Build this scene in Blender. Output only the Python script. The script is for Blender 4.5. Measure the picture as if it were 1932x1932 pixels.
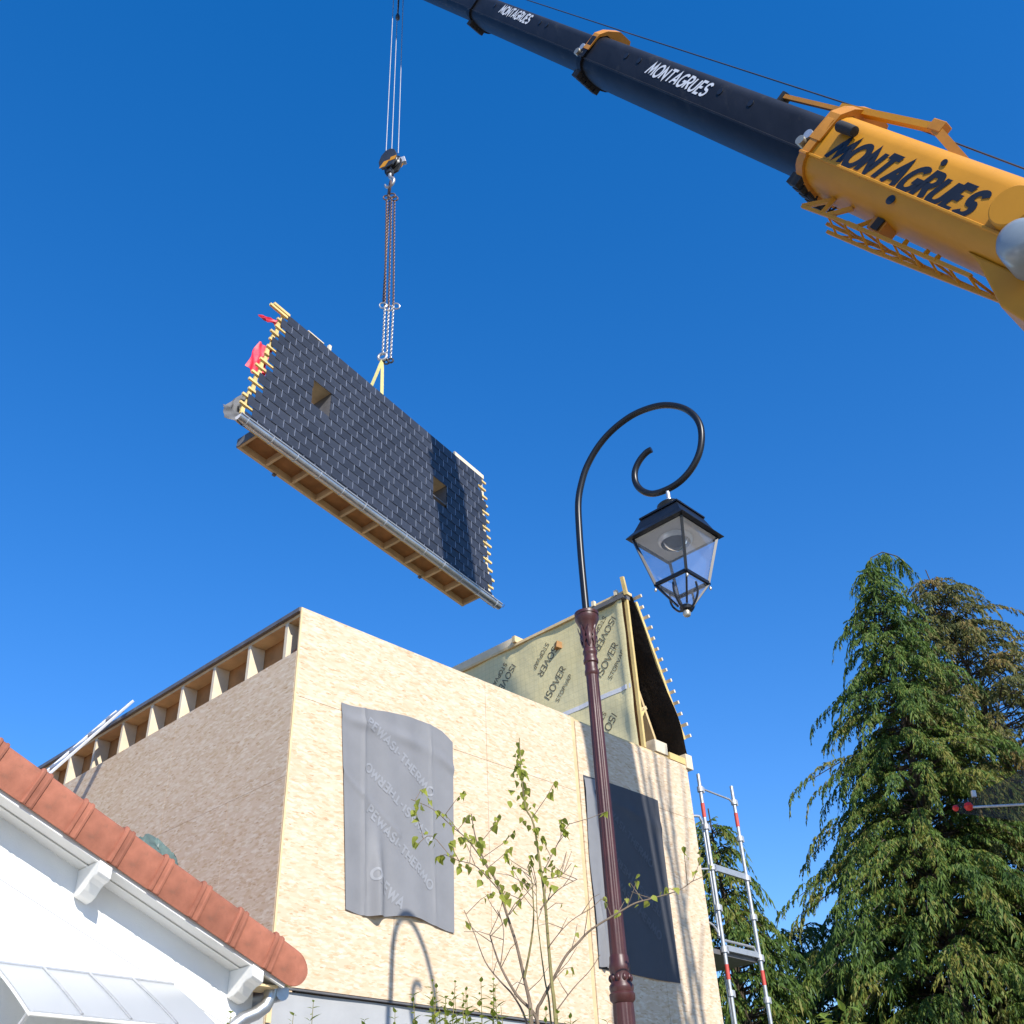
import bpy, math, random
import numpy as np
from mathutils import Vector, Matrix, Euler

# ------------------------------------------------------------------ camera, sky, sun
for o in list(bpy.data.objects):
    bpy.data.objects.remove(o)
SC = bpy.context.scene
COL = SC.collection
V = Vector
PITCH, ROLL = 0.60852, -0.05
fwd = V((0, math.cos(PITCH), math.sin(PITCH)))
rt0 = V((1, 0, 0)); up0 = rt0.cross(fwd)
rt = rt0 * math.cos(ROLL) + up0 * math.sin(ROLL)
upv = -rt0 * math.sin(ROLL) + up0 * math.cos(ROLL)
cam = bpy.data.cameras.new('camera')
cam.sensor_width = 36.0
cam.lens = 36.0 * 1945.2 / 1932
cam.clip_end = 2000
camo = bpy.data.objects.new('camera', cam)
COL.objects.link(camo)
camo.matrix_world = Matrix(((rt.x, upv.x, -fwd.x, 0), (rt.y, upv.y, -fwd.y, 0), (rt.z, upv.z, -fwd.z, 1.6), (0, 0, 0, 1)))
SC.camera = camo

SUN_AZ, SUN_EL = math.radians(151.2), math.radians(34.1)
world = bpy.data.worlds.new('World')
SC.world = world
world.use_nodes = True
wn = world.node_tree
bg = wn.nodes['Background']
sky = wn.nodes.new('ShaderNodeTexSky')
sky.sky_type = 'NISHITA'
sky.sun_disc = False
sky.sun_elevation = SUN_EL
sky.sun_rotation = SUN_AZ
sky.altitude = 0
sky.air_density = 1.0
sky.dust_density = 0.0
sky.ozone_density = 5.0
hsv = wn.nodes.new('ShaderNodeHueSaturation')
hsv.inputs['Saturation'].default_value = 1.30
hsv.inputs['Hue'].default_value = 0.5155
wn.links.new(sky.outputs[0], hsv.inputs['Color'])
gam = wn.nodes.new('ShaderNodeGamma')
gam.inputs[1].default_value = 0.82
wn.links.new(hsv.outputs[0], gam.inputs[0])
wn.links.new(gam.outputs[0], bg.inputs[0])
bg.inputs[1].default_value = 0.15
sl = bpy.data.lights.new('sun', 'SUN')
sl.energy = 3.4
sl.angle = math.radians(0.5)
sl.color = (1.0, 0.95, 0.87)
so = bpy.data.objects.new('sun', sl)
COL.objects.link(so)
sdir = V((math.sin(SUN_AZ) * math.cos(SUN_EL), math.cos(SUN_AZ) * math.cos(SUN_EL), math.sin(SUN_EL)))
so.rotation_euler = sdir.to_track_quat('Z', 'Y').to_euler()
so.location = sdir * 60
SC.view_settings.view_transform = 'Standard'
SC.view_settings.look = 'None'
SC.view_settings.gamma = 1
SC.view_settings.exposure = 0.95
SC.view_settings.use_curve_mapping = False

# ------------------------------------------------------------------ helpers
MATS = {}

def newmat(name):
    m = bpy.data.materials.new(name)
    m.use_nodes = True
    MATS[name] = m
    return m, m.node_tree, m.node_tree.nodes['Principled BSDF']

def N(nt, t, **kw):
    n = nt.nodes.new(t)
    for k, v in kw.items():
        if k.startswith('i_'):
            key = k[2:]
            n.inputs[int(key) if key.isdigit() else key].default_value = v
        else:
            setattr(n, k, v)
    return n

def ramp(nt, fac, stops):
    r = nt.nodes.new('ShaderNodeValToRGB')
    el = r.color_ramp.elements
    while len(el) > 1:
        el.remove(el[-1])
    for i, (p, c) in enumerate(stops):
        e = el[0] if i == 0 else el.new(p)
        e.position = p
        e.color = (*c, 1) if len(c) == 3 else c
    nt.links.new(fac, r.inputs[0])
    return r.outputs[0]

def mixc(nt, fac, a, b, mode='MIX'):
    m = nt.nodes.new('ShaderNodeMix')
    m.data_type = 'RGBA'
    m.blend_type = mode
    for key, val in ((0, fac), (6, a), (7, b)):
        if hasattr(val, 'links') or hasattr(val, 'is_output'):
            nt.links.new(val, m.inputs[key])
        else:
            m.inputs[key].default_value = val if key == 0 else ((*val, 1) if len(val) == 3 else val)
    return m.outputs[2]

def math_(nt, op, a, b=None, clamp=False):
    m = nt.nodes.new('ShaderNodeMath')
    m.operation = op
    m.use_clamp = clamp
    for i, v in enumerate((a, b)):
        if v is None:
            continue
        if hasattr(v, 'is_output'):
            nt.links.new(v, m.inputs[i])
        else:
            m.inputs[i].default_value = v
    return m.outputs[0]

def pm(name, col, rough=.6, metal=0., var=.14, vs=6., bump=.15, bs=60., spec=.5, island=0., coat=0., dirt=None, sx=(1, 1, 1), bd=.004):
    """painted / timber / metal surface: two-scale colour variation, fine bump"""
    m, nt, b = newmat(name)
    tc = N(nt, 'ShaderNodeTexCoord')
    mp = N(nt, 'ShaderNodeMapping')
    mp.inputs['Scale'].default_value = sx
    nt.links.new(tc.outputs['Object'], mp.inputs[0])
    n1 = N(nt, 'ShaderNodeTexNoise', i_Scale=vs, i_Detail=5., i_Roughness=.6)
    nt.links.new(mp.outputs[0], n1.inputs['Vector'])
    lo = tuple(c * (1 - var) for c in col)
    hi = tuple(min(1, c * (1 + var)) for c in col)
    c = ramp(nt, n1.outputs[0], [(.3, lo), (.7, hi)])
    if island:
        g = N(nt, 'ShaderNodeNewGeometry')
        oi = N(nt, 'ShaderNodeObjectInfo')
        ad = math_(nt, 'FRACT', math_(nt, 'ADD', g.outputs['Random Per Island'], oi.outputs['Random']))
        mul = math_(nt, 'MULTIPLY_ADD', ad, 2 * island)
        nt.nodes[-1].inputs[2].default_value = 1 - island
        hs = N(nt, 'ShaderNodeHueSaturation')
        nt.links.new(c, hs.inputs['Color'])
        nt.links.new(mul, hs.inputs['Value'])
        c = hs.outputs[0]
    if dirt:
        n3 = N(nt, 'ShaderNodeTexNoise', i_Scale=dirt[1], i_Detail=8., i_Roughness=.7)
        nt.links.new(mp.outputs[0], n3.inputs['Vector'])
        f = ramp(nt, n3.outputs[0], [(dirt[2], (0, 0, 0)), (dirt[2] + .18, (1, 1, 1))])
        f2 = math_(nt, 'MULTIPLY', f, dirt[3])
        c = mixc(nt, f2, c, dirt[0])
    nt.links.new(c, b.inputs['Base Color'])
    b.inputs['Roughness'].default_value = rough
    b.inputs['Metallic'].default_value = metal
    b.inputs['Specular IOR Level'].default_value = spec
    if coat:
        b.inputs['Coat Weight'].default_value = coat
    if bump:
        n2 = N(nt, 'ShaderNodeTexNoise', i_Scale=bs, i_Detail=4.)
        nt.links.new(mp.outputs[0], n2.inputs['Vector'])
        bp = N(nt, 'ShaderNodeBump', i_Strength=bump, i_Distance=bd)
        nt.links.new(n2.outputs[0], bp.inputs['Height'])
        nt.links.new(bp.outputs[0], b.inputs['Normal'])
    return m

class MB:
    def __init__(s):
        s.v = []; s.f = []
    def add(s, vs, fs):
        o = len(s.v)
        s.v += [tuple(x) for x in vs]
        s.f += [tuple(i + o for i in f) for f in fs]
        return s
    def box(s, x0, x1, y0, y1, z0, z1):
        return s.add([(x0, y0, z0), (x1, y0, z0), (x1, y1, z0), (x0, y1, z0), (x0, y0, z1), (x1, y0, z1), (x1, y1, z1), (x0, y1, z1)],
                     [(0, 3, 2, 1), (4, 5, 6, 7), (0, 1, 5, 4), (1, 2, 6, 5), (2, 3, 7, 6), (3, 0, 4, 7)])
    def beam(s, p, q, w, h, up=(0, 0, 1)):
        p = V(p); q = V(q); d = (q - p).normalized()
        a = d.cross(V(up))
        if a.length < 1e-4:
            a = d.cross(V((1, 0, 0)))
        a.normalize(); c = a.cross(d)
        vs = [e + a * i * w / 2 + c * j * h / 2 for e in (p, q) for i, j in ((-1, -1), (1, -1), (1, 1), (-1, 1))]
        return s.add(vs, [(3, 2, 1, 0), (4, 5, 6, 7), (0, 1, 5, 4), (1, 2, 6, 5), (2, 3, 7, 6), (3, 0, 4, 7)])
    def tube(s, pts, r, n=8, closed=False):
        pts = [V(p) for p in pts]; m = len(pts)
        rr = r if isinstance(r, (list, tuple)) else [r] * m
        tang = []
        for i in range(m):
            a = pts[(i - 1) % m] if (closed or i > 0) else pts[i]
            b = pts[(i + 1) % m] if (closed or i < m - 1) else pts[i]
            tang.append((b - a).normalized())
        ref = V((0, 0, 1)) if abs(tang[0].z) < .9 else V((1, 0, 0))
        x = tang[0].cross(ref).normalized()
        vs = []
        for i in range(m):
            t = tang[i]
            x = (x - t * x.dot(t))
            if x.length < 1e-6:
                x = t.orthogonal()
            x.normalize()
            y = t.cross(x)
            for k in range(n):
                a = 2 * math.pi * k / n
                vs.append(pts[i] + (x * math.cos(a) + y * math.sin(a)) * rr[i])
        fs = []
        for i in range(m if closed else m - 1):
            j = (i + 1) % m
            for k in range(n):
                l = (k + 1) % n
                fs.append((i * n + k, i * n + l, j * n + l, j * n + k))
        if not closed:
            fs.append(tuple(range(n - 1, -1, -1)))
            fs.append(tuple((m - 1) * n + k for k in range(n)))
        return s.add(vs, fs)
    def lathe(s, prof, n=24, c=(0, 0, 0), flute=None):
        c = V(c); vs = []; fs = []
        for r, z in prof:
            for k in range(n):
                a = 2 * math.pi * k / n
                q = r * (flute(k, z) if flute else 1)
                vs.append(c + V((q * math.cos(a), q * math.sin(a), z)))
        for i in range(len(prof) - 1):
            for k in range(n):
                l = (k + 1) % n
                fs.append((i * n + k, i * n + l, (i + 1) * n + l, (i + 1) * n + k))
        fs.append(tuple(range(n - 1, -1, -1)))
        fs.append(tuple((len(prof) - 1) * n + k for k in range(n)))
        return s.add(vs, fs)
    def prism(s, poly, fn, d0, d1):
        """poly 2D, fn(x,y,d)->3D, extruded from d0 to d1"""
        n = len(poly)
        vs = [fn(x, y, d0) for x, y in poly] + [fn(x, y, d1) for x, y in poly]
        fs = [tuple(range(n)), tuple(range(2 * n - 1, n - 1, -1))]
        for i in range(n):
            j = (i + 1) % n
            fs.append((i, i + n, j + n, j))
        return s.add(vs, fs)
    def grid(s, nx, ny, fn):
        vs = [fn(i / nx, j / ny) for j in range(ny + 1) for i in range(nx + 1)]
        fs = [(j * (nx + 1) + i, j * (nx + 1) + i + 1, (j + 1) * (nx + 1) + i + 1, (j + 1) * (nx + 1) + i) for j in range(ny) for i in range(nx)]
        return s.add(vs, fs)
    def mesh(s, name, mat, smooth=False):
        me = bpy.data.meshes.new(name)
        me.from_pydata([tuple(x) for x in s.v], [], s.f)
        me.materials.append(MATS[mat])
        if smooth:
            me.polygons.foreach_set('use_smooth', [True] * len(me.polygons))
        me.update()
        return me
    def build(s, name, mat, parent=None, smooth=False, bevel=0, solid=0):
        o = bpy.data.objects.new(name, s.mesh(name, mat, smooth))
        COL.objects.link(o)
        o.parent = parent
        if solid:
            md = o.modifiers.new('thick', 'SOLIDIFY'); md.thickness = solid; md.offset = 0
        if bevel:
            md = o.modifiers.new('edge', 'BEVEL'); md.width = bevel; md.segments = 2; md.limit_method = 'ANGLE'
        if smooth:
            try:
                md = o.modifiers.new('sharp', 'EDGE_SPLIT'); md.split_angle = math.radians(38)
            except Exception:
                pass
        return o

def tag(o, label, cat, group=None, kind=None):
    o['label'] = label; o['category'] = cat
    if group: o['group'] = group
    if kind: o['kind'] = kind
    return o

def thing(name, label, cat, mat=None, group=None):
    e = bpy.data.objects.new(name, None)
    e.empty_display_size = .2
    COL.objects.link(e)
    if mat is not None:
        e.matrix_world = mat
    return tag(e, label, cat, group)

def inst(me, name, parent, loc, rot=(0, 0, 0), scale=(1, 1, 1)):
    o = bpy.data.objects.new(name, me)
    COL.objects.link(o)
    o.parent = parent
    o.location = loc; o.rotation_euler = rot; o.scale = scale
    return o

# stroke lettering ------------------------------------------------------------
def arc(cx, cy, rx, ry, a0, a1, n=14):
    return [(cx + rx * math.cos(math.radians(a0 + (a1 - a0) * i / n)), cy + ry * math.sin(math.radians(a0 + (a1 - a0) * i / n))) for i in range(n + 1)]
GL = {
 'A': (.78, [[(0, 0), (.38, 1), (.76, 0)], [(.16, .3), (.6, .3)]]),
 'E': (.6, [[(.58, 1), (.06, 1), (.06, 0), (.58, 0)], [(.06, .52), (.5, .52)]]),
 'G': (.8, [arc(.42, .5, .4, .5, 52, 345, 20) + [(.8, .48), (.48, .48)]]),
 'H': (.72, [[(.05, 0), (.05, 1)], [(.67, 0), (.67, 1)], [(.05, .5), (.67, .5)]]),
 'I': (.2, [[(.1, 0), (.1, 1)]]),
 'M': (.98, [[(.0, 0), (.2, 1), (.49, .2), (.78, 1), (.98, 0)]]),
 'N': (.74, [[(.05, 0), (.05, 1), (.69, 0), (.69, 1)]]),
 'O': (.86, [arc(.43, .5, .41, .5, 0, 360, 26)]),
 'P': (.62, [[(.05, 0), (.05, 1), (.34, 1)] + arc(.34, .74, .24, .26, 80, -80, 8) + [(.34, .48), (.08, .48)]]),
 'R': (.68, [[(.05, 0), (.05, 1), (.34, 1)] + arc(.34, .74, .26, .26, 80, -80, 8) + [(.34, .48), (.1, .48)], [(.32, .46), (.64, 0)]]),
 'S': (.66, [arc(.34, .745, .27, .255, 25, 255, 12) + arc(.32, .255, .29, .255, 70, -155, 12)]),
 'T': (.74, [[(0, 1), (.74, 1)], [(.37, .99), (.37, 0)]]),
 'U': (.74, [[(.05, 1), (.05, .36)] + arc(.37, .34, .32, .34, 180, 360, 12) + [(.69, 1)]]),
 'V': (.74, [[(0, 1), (.37, 0), (.74, 1)]]),
 'W': (1.05, [[(0, 1), (.25, 0), (.52, .85), (.79, 0), (1.05, 1)]]),
 '-': (.4, [[(.05, .45), (.35, .45)]]),
 ' ': (.4, []),
}

def ribbon(pts, w):
    n = len(pts); P = [np.array(p, float) for p in pts]
    closed = np.linalg.norm(P[0] - P[-1]) < 1e-6
    L, R = [], []
    for i in range(n):
        if closed:
            a = P[i] - P[i - 1] if i > 0 else P[0] - P[-2]
            b = P[i + 1] - P[i] if i < n - 1 else P[1] - P[0]
        else:
            a = P[i] - P[i - 1] if i > 0 else P[1] - P[0]
            b = P[i + 1] - P[i] if i < n - 1 else P[-1] - P[-2]
        a = a / (np.linalg.norm(a) + 1e-9); b = b / (np.linalg.norm(b) + 1e-9)
        na = np.array((-a[1], a[0])); nb = np.array((-b[1], b[0]))
        m = na + nb
        l = np.linalg.norm(m)
        m = na if l < .2 else m / l
        k = min(1.9, 1 / max(.35, float(m @ na)))
        L.append(P[i] + m * w / 2 * k); R.append(P[i] - m * w / 2 * k)
    return L, R

def lettering(mb, text, h, fn, stroke=.16, shear=0., gap=.2, wide=1., d=0.):
    """adds flat strokes; fn(x,y,depth) maps text plane to 3D. returns text width"""
    x = 0.
    for ch in text:
        w, strokes = GL[ch]
        for si, st in enumerate(strokes):
            # subdivide so the print can follow a wrinkled surface
            pts = []
            for a, b in zip(st[:-1], st[1:]):
                m = 1 if len(st) > 8 else 3
                for t in range(m):
                    pts.append((a[0] + (b[0] - a[0]) * t / m, a[1] + (b[1] - a[1]) * t / m))
            pts.append(st[-1])
            L, R = ribbon([((px * wide), py) for px, py in pts], stroke)
            vs, fs = [], []
            for (l, r) in zip(L, R):
                for q in (l, r):
                    vs.append(fn((x + q[0] + shear * q[1]) * h, q[1] * h, d + si * .0006))
            for i in range(len(L) - 1):
                fs.append((2 * i, 2 * i + 1, 2 * i + 3, 2 * i + 2))
            mb.add(vs, fs)
        x += w * wide + gap
    return (x - gap) * h

# ------------------------------------------------------------------ materials
def osb_material():
    m, nt, b = newmat('osb')
    tc = N(nt, 'ShaderNodeTexCoord')
    sp = N(nt, 'ShaderNodeSeparateXYZ')
    nt.links.new(tc.outputs['Object'], sp.inputs[0])
    hx = math_(nt, 'SUBTRACT', sp.outputs[0], sp.outputs[1])
    cb = N(nt, 'ShaderNodeCombineXYZ')
    nt.links.new(hx, cb.inputs[0]); nt.links.new(sp.outputs[2], cb.inputs[1])
    wob = N(nt, 'ShaderNodeTexNoise', i_Scale=9., i_Detail=3.)
    nt.links.new(cb.outputs[0], wob.inputs['Vector'])
    va = N(nt, 'ShaderNodeVectorMath', operation='MULTIPLY_ADD')
    nt.links.new(wob.outputs[1], va.inputs[0]); va.inputs[1].default_value = (.05, .05, 0)
    nt.links.new(cb.outputs[0], va.inputs[2])
    big = N(nt, 'ShaderNodeTexNoise', i_Scale=1.1, i_Detail=4., i_Roughness=.6)
    nt.links.new(cb.outputs[0], big.inputs['Vector'])
    col = ramp(nt, big.outputs[0], [(.3, (.585, .45, .31)), (.7, (.64, .50, .35))])
    hgt = None
    rnd = random.Random(4)
    layers = [(8, 9, 30, (.66, .55, .40), .70), (-38, 10, 34, (.52, .375, .22), .74), (63, 9, 32, (.70, .60, .45), .72), (-74, 11, 34, (.56, .42, .26), .74),
              (34, 12, 40, (.72, .63, .49), .78), (95, 10, 38, (.71, .61, .46), .80), (-14, 14, 46, (.47, .315, .17), .86), (118, 15, 52, (.50, .345, .20), .88), (22, 17, 75, (.36, .20, .09), .955)]
    for ang, sx, sy, c2, th in layers:
        mp = N(nt, 'ShaderNodeMapping')
        mp.inputs['Rotation'].default_value = (0, 0, math.radians(ang))
        mp.inputs['Scale'].default_value = (sx * 1.15, sy * 1.2, 1)
        mp.inputs['Location'].default_value = (rnd.uniform(0, 50), rnd.uniform(0, 50), 0)
        nt.links.new(va.outputs[0], mp.inputs[0])
        vo = N(nt, 'ShaderNodeTexVoronoi', voronoi_dimensions='2D', i_Scale=1.)
        nt.links.new(mp.outputs[0], vo.inputs['Vector'])
        sc = N(nt, 'ShaderNodeSeparateColor')
        nt.links.new(vo.outputs['Color'], sc.inputs[0])
        on = math_(nt, 'GREATER_THAN', sc.outputs[0], th)
        edge = math_(nt, 'LESS_THAN', vo.outputs['Distance'], .52)
        f = math_(nt, 'MULTIPLY', on, edge)
        f = math_(nt, 'MULTIPLY', f, math_(nt, 'MULTIPLY_ADD', sc.outputs[1], .5))
        nt.nodes[-2].inputs[2].default_value = .15
        for n_ in nt.nodes:
            pass
        col = mixc(nt, f, col, c2)
        hgt = f if hgt is None else math_(nt, 'ADD', math_(nt, 'MULTIPLY', hgt, .8), f)
    nt.links.new(col, b.inputs['Base Color'])
    b.inputs['Roughness'].default_value = .75
    b.inputs['Specular IOR Level'].default_value = .25
    bp = N(nt, 'ShaderNodeBump', i_Strength=.25, i_Distance=.0014)
    nt.links.new(hgt, bp.inputs['Height'])
    nt.links.new(bp.outputs[0], b.inputs['Normal'])
osb_material()

def foliage(name, cols, rough=.55, trans=.25):
    m, nt, b = newmat(name)
    g = N(nt, 'ShaderNodeNewGeometry')
    tc = N(nt, 'ShaderNodeTexCoord')
    n1 = N(nt, 'ShaderNodeTexNoise', i_Scale=.9, i_Detail=4.)
    nt.links.new(tc.outputs['Object'], n1.inputs['Vector'])
    oi = N(nt, 'ShaderNodeObjectInfo')
    f = math_(nt, 'MULTIPLY_ADD', n1.outputs[0], 1.25)
    nt.links.new(math_(nt, 'MULTIPLY_ADD', g.outputs['Random Per Island'], .4), nt.nodes[-2].inputs[2])
    nt.nodes[-1].inputs[2].default_value = -.33
    f = math_(nt, 'ADD', f, math_(nt, 'MULTIPLY', oi.outputs['Random'], .12))
    k = len(cols)
    c = ramp(nt, f, [(.15 + .7 * i / (k - 1), cc) for i, cc in enumerate(cols)])
    nt.links.new(c, b.inputs['Base Color'])
    b.inputs['Roughness'].default_value = rough
    b.inputs['Specular IOR Level'].default_value = .3
    if trans:
        tr = N(nt, 'ShaderNodeBsdfTranslucent')
        nt.links.new(c, tr.inputs[0])
        mx = N(nt, 'ShaderNodeMixShader', i_0=trans)
        out = nt.nodes['Material Output']
        nt.links.new(b.outputs[0], mx.inputs[1]); nt.links.new(tr.outputs[0], mx.inputs[2])
        nt.links.new(mx.outputs[0], out.inputs[0])

pm('white_render', (.78, .77, .75), .9, var=.05, vs=2., bump=.4, bs=140, spec=.2, dirt=((.60, .585, .55), 1.3, .60, .45))
pm('white_paint', (.78, .765, .72), .55, var=.05, vs=3., bump=.1, bs=90, dirt=((.45, .42, .36), 4., .6, .35))
pm('grey_membrane', (.37, .375, .375), .6, var=.08, vs=2.5, bump=.3, bs=12, bd=.01)
pm('terracotta', (.315, .118, .073), .75, var=.2, vs=7., bump=.35, bs=120, spec=.25, island=.18, dirt=((.13, .085, .06), 5., .54, .65))
pm('pine', (.62, .47, .26), .7, var=.16, vs=5., bump=.2, bs=60, spec=.3, island=.1, sx=(1, 1, 1))
pm('pine_yellow', (.66, .49, .20), .65, var=.12, vs=6., bump=.2, bs=60, spec=.3, island=.12)
pm('pine_white', (.68, .58, .42), .7, var=.1, vs=6., bump=.15, bs=60, spec=.3, island=.08)
pm('ply_brown', (.36, .19, .075), .75, var=.25, vs=4., bump=.2, bs=70, spec=.25)
pm('dark_cap', (.12, .115, .115), .45, var=.2, vs=8., bump=.1)
pm('zinc', (.46, .475, .49), .38, metal=.85, var=.12, vs=5., bump=.1, bs=30, dirt=((.3, .31, .3), 7., .5, .5))
pm('galv', (.50, .51, .52), .42, metal=.6, var=.1, vs=14., bump=.1, bs=70)
pm('alu', (.50, .51, .52), .5, metal=.5, var=.06, vs=20., bump=.06)
pm('slate', (.028, .032, .043), .5, var=.22, vs=7., bump=.35, bs=45, spec=.42, island=.22, dirt=((.10, .105, .12), 14., .66, .4))
pm('hook_steel', (.36, .37, .40), .4, metal=.6, var=.15, vs=20., bump=0)
pm('red_film', (.62, .02, .05), .5, var=.2, vs=6., bump=.3, bs=10, bd=.02)
pm('grey_flap', (.12, .12, .122), .7, var=.15, vs=6., bump=.3, bs=10, bd=.02)
pm('black_felt', (.022, .017, .014), .8, var=.3, vs=5., bump=.5, bs=9, bd=.02, spec=.2)
pm('tarp_grey', (.205, .207, .215), .62, var=.07, vs=3., bump=.35, bs=260, bd=.001, spec=.3)
pm('tarp_print', (.248, .254, .268), .6, var=.05, bump=0)
pm('tarp_shaded', (.062, .064, .072), .65, var=.08, vs=3., bump=.35, bs=260, bd=.001, spec=.3)  # charcoal sheet, base colour deepened to carry the boom's shade
pm('tarp_shaded_print', (.072, .075, .085), .6, var=.05, bump=0)
pm('print_dark', (.085, .075, .05), .6, var=.1, bump=0)
pm('print_faint', (.30, .27, .17), .6, var=.1, bump=0)
pm('tape_white', (.62, .61, .62), .5, var=.06, bump=.2, bs=30)
pm('crane_yellow', (.52, .225, .010), .5, var=.06, vs=3., bump=.06, bs=25, spec=.35, dirt=((.30, .15, .03), 5., .64, .35))
pm('crane_orange', (.50, .20, .015), .45, var=.1, vs=6., bump=.1, dirt=((.2, .09, .03), 9., .6, .4))
pm('boom_black', (.010, .011, .015), .5, var=.35, vs=4., bump=.1, bs=20, spec=.22, dirt=((.06, .058, .055), 3.5, .58, .5), sx=(1, 1, .35))
pm('letter_black', (.012, .013, .018), .45, var=.1, bump=0)
pm('letter_white', (.72, .73, .75), .5, var=.08, bump=0, dirt=((.35, .36, .38), 30., .58, .5))
pm('cab_grey', (.23, .27, .30), .3, var=.1, vs=4., bump=.05, coat=.3)
pm('rubber', (.02, .02, .021), .8, var=.2, bump=.3)
pm('block_black', (.028, .03, .034), .4, var=.2, vs=6., bump=.1)
pm('chain_steel', (.16, .105, .085), .5, metal=.55, var=.3, vs=30., bump=0)
pm('shackle', (.42, .40, .38), .4, metal=.7, var=.15, bump=0)
pm('rope_steel', (.32, .33, .36), .45, metal=.5, var=.1, bump=0)
pm('rope_dark', (.035, .037, .045), .5, var=.1, bump=0)
pm('webbing', (.62, .55, .22), .8, var=.1, vs=20., bump=.3, bs=200)
pm('lamp_black', (.010, .011, .014), .34, var=.15, vs=9., bump=0, spec=.35)
pm('lamp_maroon', (.060, .017, .015), .42, var=.18, vs=9., bump=.12, bs=60)
pm('lamp_inner', (.42, .41, .39), .6, var=.08, vs=8., bump=0)
pm('brass', (.42, .38, .30), .35, metal=.6, var=.1, bump=0)
pm('bark', (.17, .125, .085), .85, var=.3, vs=18., bump=.5, bs=70)
pm('bark_green', (.20, .17, .06), .75, var=.25, vs=18., bump=.3, bs=70)
pm('bark_dark', (.06, .045, .03), .9, var=.3, vs=6., bump=.6, bs=30)
pm('plastic_green', (.10, .14, .12), .35, var=.35, vs=14., bump=.3, bs=8, bd=.02)
pm('ground', (.33, .30, .255), .95, var=.2, vs=.6, bump=.4, bs=20, spec=.2)
pm('asphalt', (.05, .05, .052), .9, var=.2, vs=3., bump=.4, bs=80, spec=.3)
pm('red_plastic', (.62, .02, .015), .4, var=.08, bump=0)
pm('red_band', (.55, .07, .05), .55, var=.12, vs=20., bump=0)
foliage('conifer_green', [(.018, .042, .011), (.054, .108, .018), (.105, .170, .026), (.20, .185, .034)], .6, .25)
foliage('conifer_olive', [(.036, .052, .016), (.10, .115, .03), (.175, .165, .043), (.25, .155, .05)], .6, .25)
foliage('leaf_fresh', [(.14, .19, .03), (.30, .34, .05), (.48, .46, .10)], .5, .5)
foliage('leaf_privet', [(.12, .19, .025), (.22, .30, .04), (.36, .38, .06)], .45, .35)
foliage('leaf_bud', [(.16, .06, .03), (.22, .12, .04)], .5, .3)

def membrane_material():
    m, nt, b = newmat('vapour_membrane')
    tc = N(nt, 'ShaderNodeTexCoord')
    n1 = N(nt, 'ShaderNodeTexNoise', i_Scale=1.6, i_Detail=5.)
    nt.links.new(tc.outputs['Object'], n1.inputs['Vector'])
    c = ramp(nt, n1.outputs[0], [(.3, (.62, .53, .27)), (.7, (.70, .61, .34))])
    sp = N(nt, 'ShaderNodeSeparateXYZ')
    nt.links.new(tc.outputs['Object'], sp.inputs[0])
    lines = None
    for ax in (1, 2):
        fr = math_(nt, 'FRACT', math_(nt, 'MULTIPLY', sp.outputs[ax], 11.))
        l = math_(nt, 'LESS_THAN', fr, .10)
        lines = l if lines is None else math_(nt, 'MAXIMUM', lines, l)
    c = mixc(nt, math_(nt, 'MULTIPLY', lines, .22), c, (.33, .29, .13))
    nt.links.new(c, b.inputs['Base Color'])
    b.inputs['Roughness'].default_value = .45
    bp = N(nt, 'ShaderNodeBump', i_Strength=.5, i_Distance=.02)
    n2 = N(nt, 'ShaderNodeTexNoise', i_Scale=5., i_Detail=3.)
    nt.links.new(tc.outputs['Object'], n2.inputs['Vector'])
    nt.links.new(n2.outputs[0], bp.inputs['Height'])
    nt.links.new(bp.outputs[0], b.inputs['Normal'])
membrane_material()

def glass(name, col, alpha, rough=.02, white=0., ior=1.5):
    m, nt, b = newmat(name)
    tr = N(nt, 'ShaderNodeBsdfTransparent'); tr.inputs[0].default_value = (*col, 1)
    gl = N(nt, 'ShaderNodeBsdfGlossy'); gl.inputs['Roughness'].default_value = rough
    fr = N(nt, 'ShaderNodeFresnel', i_IOR=ior)
    df = N(nt, 'ShaderNodeBsdfDiffuse'); df.inputs[0].default_value = (.7, .72, .75, 1)
    tl = N(nt, 'ShaderNodeBsdfTranslucent'); tl.inputs[0].default_value = (.85, .88, .85, 1)
    m1 = N(nt, 'ShaderNodeMixShader', i_0=alpha)
    m0 = N(nt, 'ShaderNodeMixShader', i_0=.5 if white else 0.)
    nt.links.new(df.outputs[0], m0.inputs[1]); nt.links.new(tl.outputs[0], m0.inputs[2])
    nt.links.new(tr.outputs[0], m1.inputs[1]); nt.links.new(m0.outputs[0], m1.inputs[2])
    m2 = N(nt, 'ShaderNodeMixShader')
    nt.links.new(fr.outputs[0], m2.inputs[0]); nt.links.new(m1.outputs[0], m2.inputs[1]); nt.links.new(gl.outputs[0], m2.inputs[2])
    nt.links.new(m2.outputs[0], nt.nodes['Material Output'].inputs[0])
glass('lamp_glass', (.93, .94, .96), .10, ior=1.14)
glass('frosted', (.9, .93, .9), .92, .3, 1.)
glass('smoked', (.40, .37, .36), .035, .25, ior=1.12)

# ------------------------------------------------------------------ ground
g = MB().grid(20, 20, lambda s, t: ((s - .5) * 1200, (t - .5) * 1200, 0)).build('ground', 'ground'); g['kind'] = 'structure'
r = MB().box(-60, 60, -11, -3.2, -.05, .004).build('road', 'asphalt'); r['kind'] = 'structure'
k_ = MB().box(-60, 60, -3.2, -3.04, -.05, .12).build('kerb', 'grey_membrane'); k_['kind'] = 'structure'

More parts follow.
